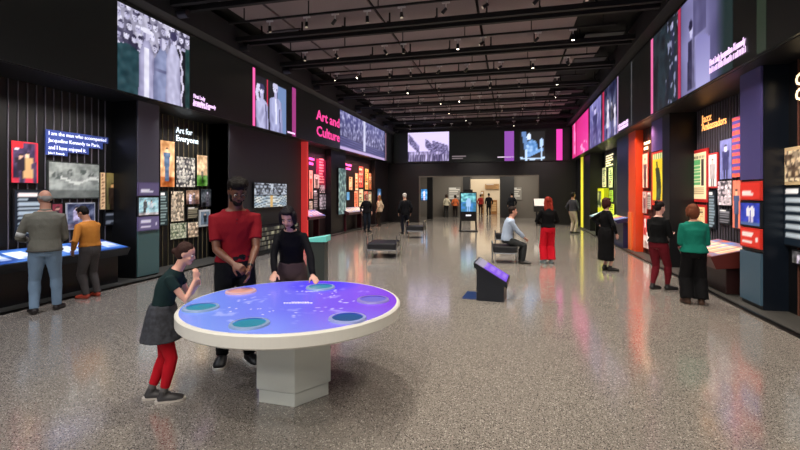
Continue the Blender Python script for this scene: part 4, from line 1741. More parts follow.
# ------------------------------------------------------------------ benches
def bench(label, loc, rz, Wd, D, zs_=.42, arm=.66):
    o = empty('waiting_bench', loc, rz)
    tag(o, label, 'bench', None)
    obj('seat', box(B(), -Wd / 2, Wd / 2, -D / 2, D / 2, zs_ - .17, zs_, .03), mat('black_leather', '14141a', .35), o, smooth=False)
    for sx in (-1, 1):
        bm_ = B()
        x = sx * (Wd / 2 + .02)
        tube(bm_, [(x, -D / 2 + .04, 0), (x, -D / 2 + .04, arm)], .014, 8)
        tube(bm_, [(x, D / 2 - .04, 0), (x, D / 2 - .04, arm)], .014, 8)
        tube(bm_, [(x, -D / 2 + .03, arm), (x, D / 2 - .03, arm)], .014, 8)
        tube(bm_, [(x, -D / 2 + .03, .12), (x, D / 2 - .03, .12)], .012, 8)
        obj('leg_frame', bm_, M_CHROME, o)
    bm_ = B()
    for y in (-D / 2 + .08, D / 2 - .08):
        box(bm_, -Wd / 2, Wd / 2, y - .015, y + .015, zs_ - .2, zs_ - .17)
    obj('rail', bm_, M_CHROME, o)
    return o


bench('black bench with chrome side frames standing nearest the left alcoves', at(384, 256, Z=0), R(8), .76, 1.0, .40, .58)
bench('black bench with pale chrome frame beside person in white cap', at(416, 237.5, Z=0), R(4), .64, .7, .46, .66)
BC = at(504.5, 262, Z=0)
bench('black bench that the man in the light shirt sits on', BC, R(4), .56, .62, .43, .50)
bench('black bench just behind the seated man', at(504, 248, Z=0), R(4), .50, .5, .46, .55)

# ------------------------------------------------------------------ teal-topped counter pillar behind the table
cc = at(318, 289, Z=0)
cp_ = empty('counter_pillar', cc, R(12))
tag(cp_, 'slim dark counter pillar with teal top behind the round table', 'counter')
obj('body', box(B(), -.17, .15, -.16, .16, 0, .86, .005), mat('charcoal_laminate', '2c322f', .4), cp_)
bm = B()
prism(bm, [(-.20, .86), (.19, .86), (.19, .96), (-.20, .90)], -.19, .19)
obj('top', bm, mat('teal_top', '5fb8b0', .4, emit=.25), cp_)


# ================================================================== PEOPLE
def remesh(bm, voxel, smooth=4, wrinkle=0, wfreq=9, floor_clamp=None, seed=0):
    me = bpy.data.meshes.new('r')
    bmesh.ops.recalc_face_normals(bm, faces=bm.faces)
    bm.to_mesh(me)
    bm.free()
    o = bpy.data.objects.new('r', me)
    C.objects.link(o)
    md = o.modifiers.new('r', 'REMESH')
    md.mode = 'VOXEL'
    md.voxel_size = voxel
    md.adaptivity = 0
    if smooth:
        s = o.modifiers.new('s', 'SMOOTH')
        s.iterations = smooth
        s.factor = .5
    bpy.context.view_layer.update()
    out = bpy.data.meshes.new_from_object(o.evaluated_get(bpy.context.evaluated_depsgraph_get()))
    bpy.data.objects.remove(o)
    bpy.data.meshes.remove(me)
    if wrinkle:
        nrm = [v.normal.copy() for v in out.vertices]
        for v, n_ in zip(out.vertices, nrm):
            c_ = v.co
            t = noise.noise(Vector((c_.x * wfreq + seed, c_.y * wfreq, c_.z * wfreq * .55))) + .5 * noise.noise(Vector((c_.x * wfreq * 2.3, c_.y * wfreq * 2.3 + seed, c_.z * wfreq * 1.6)))
            v.co = c_ + n_ * (t * wrinkle)
    if floor_clamp is not None:
        for v in out.vertices:
            if v.co.z < floor_clamp:
                v.co.z = floor_clamp
    return out


def ik(S, T, a, b, pole):
    d = T - S
    L = d.length
    if L > (a + b) * .995:
        T = S + d.normalized() * (a + b) * .995
        d = T - S
        L = d.length
    if L < abs(a - b) + .02:
        L = abs(a - b) + .02
    u = d.normalized()
    p = pole - u * pole.dot(u)
    p.normalize()
    x = (a * a - b * b + L * L) / (2 * L)
    h = math.sqrt(max(0, a * a - x * x))
    return S + u * x + p * h, T


class Fig:
    pass


def skeleton(H, female, lean, hip, feet, hands, head, turn=0, width=1.0, shift=(0, 0)):
    f = Fig()
    f.H, f.female, f.lean = H, female, lean
    k = H
    f.hip = Vector((shift[0], shift[1], (hip if hip is not None else .514 * k)))
    # spine path from the hips up, z fraction -> point and up direction
    f.path = []
    p = f.hip.copy()
    zf = .505
    f.path.append((zf, p.copy(), Vector((0, 0, 1))))
    while zf < .9:
        t = max(0, min(1, (zf - .50) / .22))
        a = lean * t * t * (3 - 2 * t)
        d = Vector((0, math.sin(a), math.cos(a)))
        p = p + d * .01 * k
        zf += .01
        f.path.append((zf, p.copy(), d))

    def sp(z, x=0, y=0):
        if z <= .505:
            return f.hip + Vector((x, y, (z - .505) * k))
        i = min(len(f.path) - 1, int(round((z - .505) / .01)))
        _, q_, d = f.path[i]
        fw = Vector((0, d.z, -d.y))
        return q_ + Vector((x, 0, 0)) + fw * y
    f.sp = sp
    sw = (.092 if female else .104) * k * width
    f.sw = sw
    f.sh, f.el, f.wr, f.hd = {}, {}, {}, {}
    for s, key in ((-1, 'L'), (1, 'R')):
        f.sh[key] = sp(.772, s * sw)
        hnd = hands.get(key)
        if hnd is None:
            T = Vector((s * (sw + .05 * k), f.hip.y + .02 * k + math.sin(lean) * .16 * k, f.hip.z - .0 * k))
            pole = Vector((s * .4, -1, 0))
            hdv = Vector((0, .15, -1))
        else:
            T = Vector(hnd['at'])
            pole = Vector(hnd.get('pole', (s * .6, -.6, -.8)))
            hdv = Vector(hnd.get('dir', (0, 0, 0)))
        f.el[key], f.wr[key] = ik(f.sh[key], T, .168 * k, .148 * k, pole)
        fd = (f.wr[key] - f.el[key]).normalized()
        f.hd[key] = (hdv.normalized() * .8 + fd * .4).normalized() if hdv.length > 0 else fd
        f.__dict__.setdefault('curl', {})[key] = (hnd or {}).get('curl', .55)
        f.__dict__.setdefault('palm', {})[key] = Vector((hnd or {}).get('palm', (-s, 0, 0)))
    f.hj, f.kn, f.an, f.toe = {}, {}, {}, {}
    for s, key in ((-1, 'L'), (1, 'R')):
        f.hj[key] = f.hip + Vector((s * .048 * k, 0, -.01 * k))
        fx, fy, ang = feet[key]
        A = Vector((fx, fy, .048 * k))
        pole = Vector((math.sin(ang) * .6 + s * .06, 1, 0))
        f.kn[key], f.an[key] = ik(f.hj[key], A, .245 * k, .225 * k, pole)
        f.toe[key] = Vector((math.sin(ang), math.cos(ang), 0))
    f.yaw, f.pitch = head
    f.hs = H * .137 / .225
    nb = sp(.845)
    d = f.path[-1][2]
    f.neck0 = sp(.80)
    f.neck1 = nb + d * .035 * k + Vector((0, .012 * k, 0))
    base = f.neck1 + Vector((0, .0, -.018 * k))
    f.HM = Matrix.Translation(base) @ Matrix.Rotation(f.yaw, 4, 'Z') @ Matrix.Rotation(-f.pitch, 4, 'X') @ Matrix.Diagonal((f.hs, f.hs, f.hs, 1))
    return f


TORSO_M = [(.462, .072, .060), (.48, .088, .066), (.51, .096, .070), (.545, .095, .068), (.60, .087, .062), (.66, .093, .065), (.72, .102, .068), (.765, .104, .064), (.795, .094, .054), (.818, .066, .045), (.838, .042, .038)]
TORSO_F = [(.462, .074, .062), (.48, .092, .068), (.51, .100, .072), (.545, .094, .068), (.60, .076, .058), (.64, .078, .060), (.70, .088, .068), (.74, .090, .070), (.77, .090, .058), (.795, .082, .050), (.816, .058, .042), (.836, .038, .035)]


def torso(bm, f, z0=0, z1=1, off=0, width=1, flare=0):
    T = TORSO_F if f.female else TORSO_M
    pts, rad = [], []

    def interp(z):
        for (a, aw, ad), (b, bw, bd) in zip(T, T[1:]):
            if a <= z <= b:
                t = (z - a) / (b - a)
                return aw + (bw - aw) * t, ad + (bd - ad) * t
        return (T[0][1:] if z < T[0][0] else T[-1][1:])
    zs_ = [z for z, _, _ in T if z0 < z < z1]
    zs_ = [max(z0, T[0][0])] + zs_ + [min(z1, T[-1][0])]
    for z in zs_:
        wd, dp = interp(z)
        e = flare * max(0, (.62 - z)) / .15 if z < .62 else 0
        pts.append(f.sp(z))
        rad.append(((wd * width) * f.H + off + e, dp * (1 + (width - 1) * 1.3) * f.H + off + e))
    loft(bm, pts, rad, n=28)


def arm(bm, f, key, off=0, upto=1.0, build=1, cuff=0):
    k = f.H
    S, E, W = f.sh[key], f.el[key], f.wr[key]
    s = -1 if key == 'L' else 1
    inner = f.sp(.788, s * f.sw * .5)
    r0 = (.0265 if f.female else .031) * k * build
    pts = [inner, S + (f.sp(.815) - f.sp(.80)) * .0, S.lerp(E, .3), S.lerp(E, .7), E]
    rad = [r0 * .85 + off, r0 + off, r0 * .86 + off, r0 * .76 + off, r0 * .68 + off]
    if upto <= .5:
        t = upto / .5
        pts = pts[:3] + [S.lerp(E, t)]
        rad = rad[:3] + [r0 * .84 + off + cuff]
    else:
        t = (upto - .5) / .5
        pts += [E.lerp(W, .25 * t), E.lerp(W, .6 * t), E.lerp(W, t)]
        rad += [r0 * .70 + off, r0 * .56 + off, max(r0 * .44, .021 * k / 1.7) + off + cuff]
    loft(bm, pts, [(a, a) for a in rad], n=16)


def hand(bm, f, key, curl=None):
    k = f.H / 1.72
    s = -1 if key == 'L' else 1
    W, D = f.wr[key], f.hd[key].normalized()
    Nn = f.palm[key]                       # palm faces this way
    Nn = (Nn - D * Nn.dot(D))
    if Nn.length < .1:
        Nn = Vector((0, 0, -1)) - D * -D.z
    Nn.normalize()
    A = D.cross(Nn).normalized()           # across the palm
    # thumb is on the body-forward / inner side
    side = 1 if A.dot(Vector((-s * .3, 1, .2))) > 0 else -1
    cu = f.curl[key] if curl is None else curl
    loft(bm, [W - D * .02 * k, W + D * .012 * k, W + D * .05 * k, W + D * .088 * k], [(.023 * k, .018 * k), (.027 * k, .017 * k), (.040 * k, .015 * k), (.038 * k, .013 * k)], ref=A, n=14)
    for i, (o_, ln) in enumerate(((.029, .068), (.010, .077), (-.010, .071), (-.028, .056))):
        b0 = W + D * (.080 - .004 * abs(i - 1)) * k + A * side * o_ * k
        d0 = (D + A * side * o_ * 2.2).normalized()
        pts = [b0 - d0 * .012 * k, b0]
        a = cu * .5
        for seg in (.45, .32, .23):
            d_ = (d0 * math.cos(a) + Nn * math.sin(a)).normalized()
            pts.append(pts[-1] + d_ * ln * k * seg)
            a += cu * .7
        tube(bm, pts, [.0095 * k, .0092 * k, .0088 * k, .008 * k, .0068 * k], 8)
    b0 = W + D * .022 * k + A * side * .022 * k
    d1 = (D * .62 + A * side * .75 + Nn * .25).normalized()
    d2 = (D * .85 + A * side * .35 + Nn * .45).normalized()
    tube(bm, [b0, b0 + d1 * .036 * k, b0 + d1 * .036 * k + d2 * .030 * k, b0 + d1 * .036 * k + d2 * .052 * k], [.014 * k, .0118 * k, .0098 * k, .007 * k], 9)


def leg(bm, f, key, off=0, upto=1.0, cut=None, build=1, wide=0):
    k = f.H
    J, K, A = f.hj[key], f.kn[key], f.an[key]
    b = build
    pts = [J + Vector((0, 0, .02 * k)), J.lerp(K, .25), J.lerp(K, .65), K, K.lerp(A, .3), K.lerp(A, .65), K.lerp(A, .97)]
    rad = [.050 * b, .048 * b, .037 * b, .031 * b, .032 * b, .024 * b, .019]
    rad = [r * k + off for r in rad]
    if wide:
        rad = [max(r, (.043 + wide * i / 6) * k * b + off) for i, r in enumerate(rad)]
    if upto < 1:
        n_ = {.5: 4}.get(upto, 6)
        pts, rad = pts[:n_], rad[:n_]
    loft(bm, pts, [(r, r) for r in rad], n=18)


def foot(bm, f, key, off=0, bare=False):
    k = f.H
    A, T = f.an[key], f.toe[key]
    g = Vector((A.x, A.y, 0))
    side = Vector((T.y, -T.x, 0))
    pts = [g - T * .030 * k + Vector((0, 0, .018 * k)), g - T * .012 * k + Vector((0, 0, .024 * k)), g + T * .04 * k + Vector((0, 0, .022 * k)), g + T * .085 * k + Vector((0, 0, .016 * k)), g + T * .115 * k + Vector((0, 0, .012 * k))]
    rad = [(.014 * k + off, .014 * k + off), (.021 * k + off, .024 * k + off), (.025 * k + off, .022 * k + off), (.028 * k + off, .016 * k + off), (.018 * k + off, .010 * k + off)]
    loft(bm, pts, rad, ref=side, n=16)
    tube(bm, [A + (f.kn[key] - A).normalized() * .03 * k, A, g + Vector((0, 0, .022 * k))], [.018 * k + off * .8, .020 * k + off * .8, .02 * k + off * .8], 12)


def head_mesh(bm, f):
    M = f.HM
    ball(bm, (0, -.008, .138), (.072, .090, .088), M)
    ball(bm, (0, .022, .080), (.054, .062, .070), M)
    ball(bm, (0, .050, .030), (.034, .034, .026), M)
    ball(bm, (0, .060, .125), (.048, .022, .018), M)
    for s in (-1, 1):
        ball(bm, (s * .036, .058, .078), (.022, .022, .022), M, 2)
        ball(bm, (s * .072, -.005, .108), (.009, .018, .030), M, 2)
    loft(bm, [M @ Vector((0, .072, .125)), M @ Vector((0, .086, .105)), M @ Vector((0, .098, .086)), M @ Vector((0, .084, .078))], [(.008 * f.hs, .01 * f.hs), (.010 * f.hs, .012 * f.hs), (.015 * f.hs, .013 * f.hs), (.012 * f.hs, .008 * f.hs)], n=10)
    ball(bm, (0, .076, .052), (.022, .012, .011), M, 2)
    nr = (.031 if f.female else .037) * f.H
    loft(bm, [f.neck0, f.neck0.lerp(f.neck1, .6), M @ Vector((0, -.012, .05))], [(nr * 1.15, nr * 1.1), (nr, nr), (nr, nr)], n=16)


def face_parts(o, f, brow='1c1410', lips='9c5048', eyes=True):
    M = f.HM
    if not eyes:
        return
    bw, bi = B(), B()
    for s in (-1, 1):
        e = B()
        ball(e, (s * .031, .074, .112), (.0125, .009, .0065), M, 2)
        obj('eye', e, mat('eye_white', 'd8d4d0', .3), o, smooth=True)
        e = B()
        ball(e, (s * .031, .0805, .1115), (.0062, .004, .006), M, 2)
        obj('iris', e, mat('iris_dark', '1c130e', .2), o, smooth=True)
        tube(e := B(), [M @ Vector((s * .014, .083, .131)), M @ Vector((s * .032, .085, .136)), M @ Vector((s * .050, .072, .131))], [.003 * f.hs, .0045 * f.hs, .0025 * f.hs], 6)
        obj('eyebrow', e, mat('brow_' + brow, brow, .8), o)
    bw.free()
    bi.free()
    e = B()
    ball(e, (0, .0855, .0555), (.021, .006, .0042), M, 2)
    ball(e, (0, .0855, .0485), (.018, .0065, .005), M, 2)
    obj('lips', e, mat('lips_' + lips, lips, .45), o, smooth=True)


def hair_mesh(f, style, voxel):
    M = f.HM
    bm_ = B()
    wr_, wf = .005, 22
    if style != 'bald':
        ball(bm_, (0, -.020, .152), (.081, .090, .084), M)
    if style == 'short':
        ball(bm_, (0, -.045, .11), (.074, .062, .075), M)
        ball(bm_, (0, .035, .195), (.055, .045, .03), M)
    elif style == 'curly':
        ball(bm_, (0, -.045, .115), (.076, .062, .075), M)
        ball(bm_, (0, .002, .190), (.090, .092, .058), M)
        wr_, wf = .012, 40
    elif style == 'bald':
        for s in (-1, 1):
            ball(bm_, (s * .066, -.025, .125), (.014, .042, .035), M, 2)
        ball(bm_, (0, -.068, .11), (.060, .034, .05), M)
        wr_ = .003
    elif style == 'bun':
        ball(bm_, (0, -.045, .11), (.074, .060, .072), M)
        ball(bm_, (0, -.085, .205), (.036, .036, .034), M)
    elif style == 'lowbun':
        ball(bm_, (0, -.045, .11), (.074, .062, .075), M)
        ball(bm_, (0, -.115, .11), (.034, .034, .036), M)
    elif style == 'bob':
        ball(bm_, (0, -.045, .09), (.086, .070, .125), M)
        for s in (-1, 1):
            ball(bm_, (s * .078, .012, .10), (.024, .050, .085), M)
        ball(bm_, (0, .040, .198), (.06, .045, .028), M)
        wr_ = .007
    elif style == 'long':
        for s in (-1, 0, 1):
            loft(bm_, [M @ Vector((s * .045, -.03, .17)), M @ Vector((s * .062, -.055, .05)), M @ Vector((s * .07, -.075, -.06)), M @ Vector((s * .06, -.085, -.20))], [(.05 * f.hs, .04 * f.hs), (.046 * f.hs, .035 * f.hs), (.045 * f.hs, .030 * f.hs), (.03 * f.hs, .018 * f.hs)], n=12)
        wr_, wf = .010, 18
    return remesh(bm_, voxel, 2, wr_, wf)


def shoe(o, f, key, col, voxel, name='shoe', off=.010, sole=None):
    b_ = B()
    foot(b_, f, key, off)
    A, T = f.an[key], f.toe[key]
    me_ = remesh(b_, voxel, 3, 0, 9, .004)
    s = link_mesh(name, me_, mat('shoe_' + col, col, .5), o, smooth=True)
    if sole:
        g = Vector((A.x, A.y, 0))
        k = f.H
        side = Vector((T.y, -T.x, 0))
        sb = B()
        pts_o = []
        for t, w_ in ((-.046, .012), (-.035, .024), (0, .028), (.05, .031), (.09, .034), (.115, .026), (.128, .010)):
            pts_o.append((t, w_))
        loop = [g + T * t * k + side * w_ * k for t, w_ in pts_o] + [g + T * t * k - side * w_ * k for t, w_ in pts_o[::-1]]
        prism(sb, [(p.x, p.y) for p in loop], .001, .02, 'z')
        obj('sole', sb, mat('sole_' + sole, sole, .5), s)


def person(label, loc, rz, H=1.75, female=False, skin='d8a588', lean=0, hip=None, feet=None, hands=None, head=(0, 0), hair='short', hairc='2a1c14',
           top=None, bottom=None, shoes='121214', near=False, extras=None, width=1.0, shift=(0, 0), sole=None, shoe_off=.010, legb=1.0, face=True, group=None, hairname='hair'):
    hands = hands or {}
    st = .055 * H
    feet = feet or {'L': (-st, 0, -.2), 'R': (st, .02, .2)}
    f = skeleton(H, female, lean, hip, feet, hands, head, width=width, shift=shift)
    vx = .0075 if near else .010
    bm_ = B()
    torso(bm_, f, width=width)
    for key in ('L', 'R'):
        arm(bm_, f, key)
        hand(bm_, f, key)
        leg(bm_, f, key, build=legb)
        foot(bm_, f, key)
    head_mesh(bm_, f)
    me_ = remesh(bm_, vx, 3, floor_clamp=.006)
    me_.name = 'person'
    o = link_mesh('person', me_, mat('skin_' + skin, skin, .5, var=.06, vscale=20), None, loc, rz, True)
    tag(o, label, 'person', group)
    face_parts(o, f, hairc, {'6b4433': '5a2c28'}.get(skin, '9c5a50'), face)
    h_ = link_mesh(hairname, hair_mesh(f, hair, .008), mat('hair_' + hairc, hairc, .6, bump=.5, bscale=120), o, smooth=True)
    cv = .009 if near else .012
    if bottom:
        kind, col = bottom[0], bottom[1]
        m_ = mat('cloth_' + col, col, .8, bump=.3, bscale=140, var=.12, vscale=7)
        b_ = B()
        if kind in ('trousers', 'wide', 'leggings', 'culottes'):
            of = {'trousers': .014, 'wide': .016, 'leggings': .006, 'culottes': .016}[kind]
            torso(b_, f, .462, .585, of, width)
            for key in ('L', 'R'):
                leg(b_, f, key, of, build=legb, wide={'wide': .008, 'trousers': 0, 'leggings': 0, 'culottes': .012}[kind], upto=1.0)
                if kind == 'trousers':
                    K_, A_ = f.kn[key], f.an[key]
                    tube(b_, [K_.lerp(A_, .2), K_.lerp(A_, .6), K_.lerp(A_, 1.02)], [.036 * H + .008, .033 * H + .006, .031 * H + .004], 16)
            link_mesh({'leggings': 'leggings'}.get(kind, 'trousers'), remesh(b_, cv, 3, .006 if kind != 'leggings' else .003, 11, .02, seed=H), m_, o, smooth=True)
        elif kind == 'skirt':
            l0, fl = bottom[2], bottom[3]
            pts = [f.sp(.60), f.sp(.55), f.sp(.50), f.sp(.505 - l0)]
            rad = [(.082 * H + .014, .064 * H + .014), (.10 * H + .016, .075 * H + .016), (.108 * H + .018, .082 * H + .02), (.108 * H + fl, .085 * H + fl)]
            loft(b_, pts, rad, n=28)
            link_mesh('skirt', remesh(b_, cv, 2, .008, 14, seed=H), bottom[4] if len(bottom) > 4 else m_, o, smooth=True)
    if top:
        col, sleeve, hem = top[0], top[1], top[2]
        of = top[3] if len(top) > 3 else .014
        m_ = top[4] if len(top) > 4 else mat('cloth_' + col, col, .8, bump=.3, bscale=140, var=.12, vscale=7)
        b_ = B()
        torso(b_, f, hem, .822, of, width, flare=.01)
        for key in ('L', 'R'):
            arm(b_, f, key, of * .75, sleeve, cuff=.002 if sleeve < .6 else .003)
        tname = top[5] if len(top) > 5 else 'shirt'
        t_ = link_mesh(tname, remesh(b_, cv, 3, .007, 10, seed=H * 3), m_, o, smooth=True)
    for key in ('L', 'R'):
        shoe(o, f, key, shoes, .009, sole=sole, off=shoe_off)
    if extras:
        extras(o, f)
    return o, f


def facing(px, py, dx, dd):
    """heading for a person who looks along (right, depth) in camera terms"""
    wx, wy = dx * cs - dd * sn, dx * sn + dd * cs
    return math.atan2(-wx, wy)


def local(pt, loc, rz):
    return Matrix.Rotation(-rz, 4, 'Z') @ (Vector(pt) - Vector(loc))


# ---- girl at the table
gl = P(157, 194, 748 / (400 - HOR)); gl.z = 0
grz = facing(0, 0, 1, .22)
leanpt = local(P(181.5, 272, 3.50), gl, grz)


def girl_extras(o, f):
    # dress: fitted bodice continues into the flared skirt, straps, hem band, socks
    for key in ('L', 'R'):
        b_ = B()
        K_, A_ = f.kn[key], f.an[key]
        tube(b_, [K_.lerp(A_, .72), K_.lerp(A_, .9), A_ + Vector((0, 0, -.01))], [.034, .031, .033], 14)
        obj('sock', b_, mat('grey_sock', '5c5858', .8), o, smooth=True)
        A, T = f.an[key], f.toe[key]
        b_ = B()
        side = Vector((T.y, -T.x, 0))
        c_ = Vector((A.x, A.y, .055)) + T * .035
        tube(b_, [c_ - side * .036 + Vector((0, 0, -.03)), c_ + Vector((0, 0, .004)), c_ + side * .036 + Vector((0, 0, -.03))], [.006] * 3, 8)
        obj('shoe_strap', b_, mat('cloth_black_strap', '8c8884', .5), o)


plaid = mat('plaid_skirt', '34363e', .8, var=.9, vscale=34)
chin = None
person('young girl in dark dress and red leggings leaning on table edge, hand at mouth', gl, grz, 1.31, True, 'e0a894', R(24), None,
       {'L': (-.035, -.06, -.1), 'R': (.05, .06, -.15)},
       {'R': {'at': (.03, .30, .99), 'pole': (.3, .2, -1), 'dir': (-.2, -.1, 1), 'palm': (-.6, -.6, 0), 'curl': .9},
        'L': {'at': (-.04, .30, .93), 'pole': (-.5, .1, -1), 'dir': (.4, .2, .9), 'palm': (.6, -.4, 0), 'curl': .9}},
       (R(-4), R(16)), 'lowbun', '3a2622', ('1b2e30', .22, .53, .012, mat('cloth_1b2e30', '1b2e30', .8, bump=.3), 'dress_bodice'), ('skirt', '2a2c34', .125, .055, plaid), '3c3a3c', True, girl_extras,
       sole='c8c0b8', width=.93, shift=(0, .04))


def add_leggings(o, f, col, name='leggings', of=.008):
    b_ = B()
    for key in ('L', 'R'):
        J, K, A = f.hj[key], f.kn[key], f.an[key]
        k = f.H
        pts = [J + Vector((0, 0, -.01)), J.lerp(K, .3), J.lerp(K, .65), K, K.lerp(A, .3), K.lerp(A, .62), K.lerp(A, .8)]
        rad = [.050, .047, .037, .031, .032, .025, .022]
        loft(b_, pts, [(r * k + of, r * k + of) for r in rad], n=18)
    link_mesh(name, remesh(b_, .009, 3, .002, 12), mat('cloth_' + col, col, .75, bump=.2, bscale=140), o, smooth=True)


gobj = [x for x in bpy.data.objects if x.get('label', '').startswith('young girl')][0]
_f = skeleton(1.31, True, R(24), None, {'L': (-.035, -.06, -.1), 'R': (.05, .06, -.15)}, {}, (0, 0), shift=(0, .04))
add_leggings(gobj, _f, 'c41828')

# ---- man in the red polo shirt
mp = P(235, 194, 4.49); mp.z = 0
mrz = facing(0, 0, .45, -.9)


def man_extras(o, f):
    M = f.HM
    e = B()
    ball(e, (0, .050, .030), (.041, .040, .036), M)
    ball(e, (0, .074, .068), (.024, .014, .007), M, 2)
    for s in (-1, 1):
        ball(e, (s * .05, .018, .060), (.014, .034, .036), M, 2)
    ball(e, (0, .070, .034), (.026, .021, .014), M, 2)
    link_mesh('beard', remesh(e, .006, 1, .002, 60), mat('hair_15100e', '15100e', .8), o, smooth=True)
    g = B()
    for s in (-1, 1):
        pts = [M @ Vector((s * .033 + .023 * math.cos(t * PI / 6), .097, .108 + .016 * math.sin(t * PI / 6))) for t in range(13)]
        tube(g, pts, .0022, 6, False)
        tube(g, [M @ Vector((s * .056, .097, .112)), M @ Vector((s * .076, .06, .113)), M @ Vector((s * .077, 0, .112))], .0022, 6)
    tube(g, [M @ Vector((-.011, .098, .11)), M @ Vector((.011, .098, .11))], .0022, 6)
    gl_ = obj('eyeglasses', g, mat('glasses_frame', '1c1c20', .3, .5), o)
    m_ = mat('cloth_9c1a24', '9c1a24')
    c_ = B()
    n0 = f.sp(.828)
    up = f.path[-1][2]
    loft(c_, [n0 - up * .035 + Vector((0, .0, 0)), n0 + up * .005, n0 + up * .03], [(.088, .076), (.070, .064), (.066, .062)], n=24)
    link_mesh('collar', remesh(c_, .008, 1, .002, 20), mat('cloth_b02030', '901622', .8), o, smooth=True)
    for i in range(2):
        b_ = B()
        p_ = f.sp(.785 - .025 * i, 0, .062 * f.H + .018)
        ball(b_, p_, (.006, .004, .006), None, 2)
        obj('button', b_, M_BLACK, o)
    W, E = f.wr['L'], f.el['L']
    d = (W - E).normalized()
    b_ = B()
    tube(b_, [W - d * .035, W - d * .012], [.031, .030], 18)
    obj('wristwatch', b_, mat('watch_black', '101214', .3), o)
    b_ = B()
    torso(b_, f, .558, .575, .021, 1.0)
    obj('belt', b_, M_BLACK, o)


wr_r = local(P(233.5, 264, 4.16), mp, mrz)
wr_l = local(P(249.5, 268, 4.22), mp, mrz)
person('bearded man with glasses in red polo shirt standing behind the round table', mp, mrz, 1.85, False, '6b4433', R(7), None,
       {'L': (-.13, .06, -.3), 'R': (.12, -.02, .25)},
       {'R': {'at': wr_r, 'pole': (.7, -.8, -.5), 'dir': (-.7, .4, -.35), 'palm': (-.2, -.6, -.5), 'curl': 1.0},
        'L': {'at': wr_l, 'pole': (-.6, -.8, -.3), 'dir': (.1, .3, -1), 'palm': (1, 0, 0), 'curl': .5}},
       (R(8), R(24)), 'curly', '15100e', ('9c1a24', .36, .545, .012, mat('cloth_9c1a24', '7c121e', .8, bump=.3, bscale=140), 'polo_shirt'),
       ('trousers', '0c0e12'), '141416', True, man_extras, sole='d8d4cc', width=1.03)

# ---- woman in black turtleneck
wp = P(292, 194, 4.93); wp.z = 0
wrz = facing(0, 0, .08, -1)


def tneck(o, f):
    c_ = B()
    up = f.path[-1][2]
    n0 = f.sp(.822)
    loft(c_, [n0 - up * .02, n0 + up * .03, f.neck0.lerp(f.neck1, .95)], [(.072, .062), (.056, .054), (.054, .053)], n=20)
    link_mesh('turtleneck_collar', remesh(c_, .008, 1), mat('cloth_14141c', '0b0b12'), o, smooth=True)


wl = local(at(274, 281.5, Z=TZ + .045), wp, wrz)
wrr = local(at(313, 277, Z=TZ + .06), wp, wrz)
person('woman in black turtleneck leaning over the far edge of round table', wp, wrz, 1.59, True, 'd0a090', R(21), None,
       {'L': (-.1, .05, -.15), 'R': (.1, .03, .15)},
       {'R': {'at': wl, 'pole': (.9, -.5, .1), 'dir': (.1, 1, -.15), 'palm': (0, 0, -1), 'curl': .2},
        'L': {'at': wrr, 'pole': (-.8, -.4, .1), 'dir': (-.5, .8, -.1), 'palm': (0, 0, -1), 'curl': .25}},
       (R(-6), R(30)), 'bob', '17131a', ('0b0b12', .97, .575, .012, mat('cloth_14141c', '0b0b12', .85, bump=.3, bscale=140), 'sweater'),
       ('wide', '4a3c40'), '18181a', True, tneck, width=.97)

# ---- man in grey jacket at the screen desk
jp = G(45, 313)
jrz = facing(0, 0, -.55, .85)


def jacket_bits(o, f):
    b_ = B()
    arm(b_, f, 'L', .020, .42)
    b2 = B()
    S, E, W = f.sh['L'], f.el['L'], f.wr['L']
    tube(b2, [S.lerp(E, .75), S.lerp(E, .95)], [.056, .052], 16)
    obj('sleeve_patch', b2, mat('jacket_pale', 'b8b8b4', .7), o, smooth=True)
    b_.free()
    b2 = B()
    tube(b2, [E.lerp(W, .3), E.lerp(W, .62)], [.050, .044], 16)
    obj('sleeve_patch', b2, mat('jacket_pale'), o, smooth=True)
    c_ = B()
    n0 = f.sp(.822)
    loft(c_, [n0 - Vector((0, 0, .01)), n0 + Vector((0, 0, .035))], [(.082, .075), (.07, .068)], n=24)
    obj('collar', c_, mat('cloth_6e6c62', '6e6c62'), o, smooth=True)
    b2 = B()
    torso(b2, f, .50, .515, .030, 1.1)
    obj('hem_band', b2, mat('jacket_hem', '4c4a44', .8), o, smooth=True)


person('balding man in grey jacket and pale jeans at the screen desk', jp, jrz, 1.74, False, 'c08c74', R(3), None,
       {'L': (-.12, .0, -.3), 'R': (.12, .16, .3)},
       {'L': {'at': (-.20, .24, 1.02), 'pole': (-.6, -1, -.4), 'dir': (.6, .8, 0), 'palm': (0, 0, -1), 'curl': .8},
        'R': {'at': (.14, .30, 1.0), 'pole': (.5, -1, -.4), 'dir': (-.4, .9, 0), 'palm': (0, 0, -1), 'curl': .8}},
       (R(22), R(10)), 'bald', '8c8884', ('6e6c62', .95, .50, .019, mat('cloth_6e6c62', '6e6c62', .75, bump=.3, var=.15), 'jacket'), ('trousers', '7c94ac'), '221c1c', True, jacket_bits, width=1.03, legb=1.08)

# ---- person in orange jacket
op = G(90, 297.5)
person('person in orange jacket and red shoes bending over the screen desk', op, facing(0, 0, -1, .12), 1.50, False, 'b07c60', R(9), None,
       {'L': (-.07, .0, -.1), 'R': (.1, -.05, .4)},
       {'L': {'at': (-.2, .12, .80), 'pole': (-1, -.8, -.2), 'dir': (0, .2, -1), 'palm': (1, 0, 0), 'curl': .5},
        'R': {'at': (.05, .28, .95), 'pole': (1, -.6, -.4), 'dir': (-.3, .8, -.3), 'curl': .6, 'palm': (0, 0, -1)}},
       (R(8), R(28)), 'short', '17120f', ('c07c34', .95, .55, .018, mat('cloth_c07c34', 'c07c34', .75, bump=.3, var=.12), 'jacket'), ('trousers', '4c4848'), 'b0402c', True, None, width=1.12, legb=1.1)

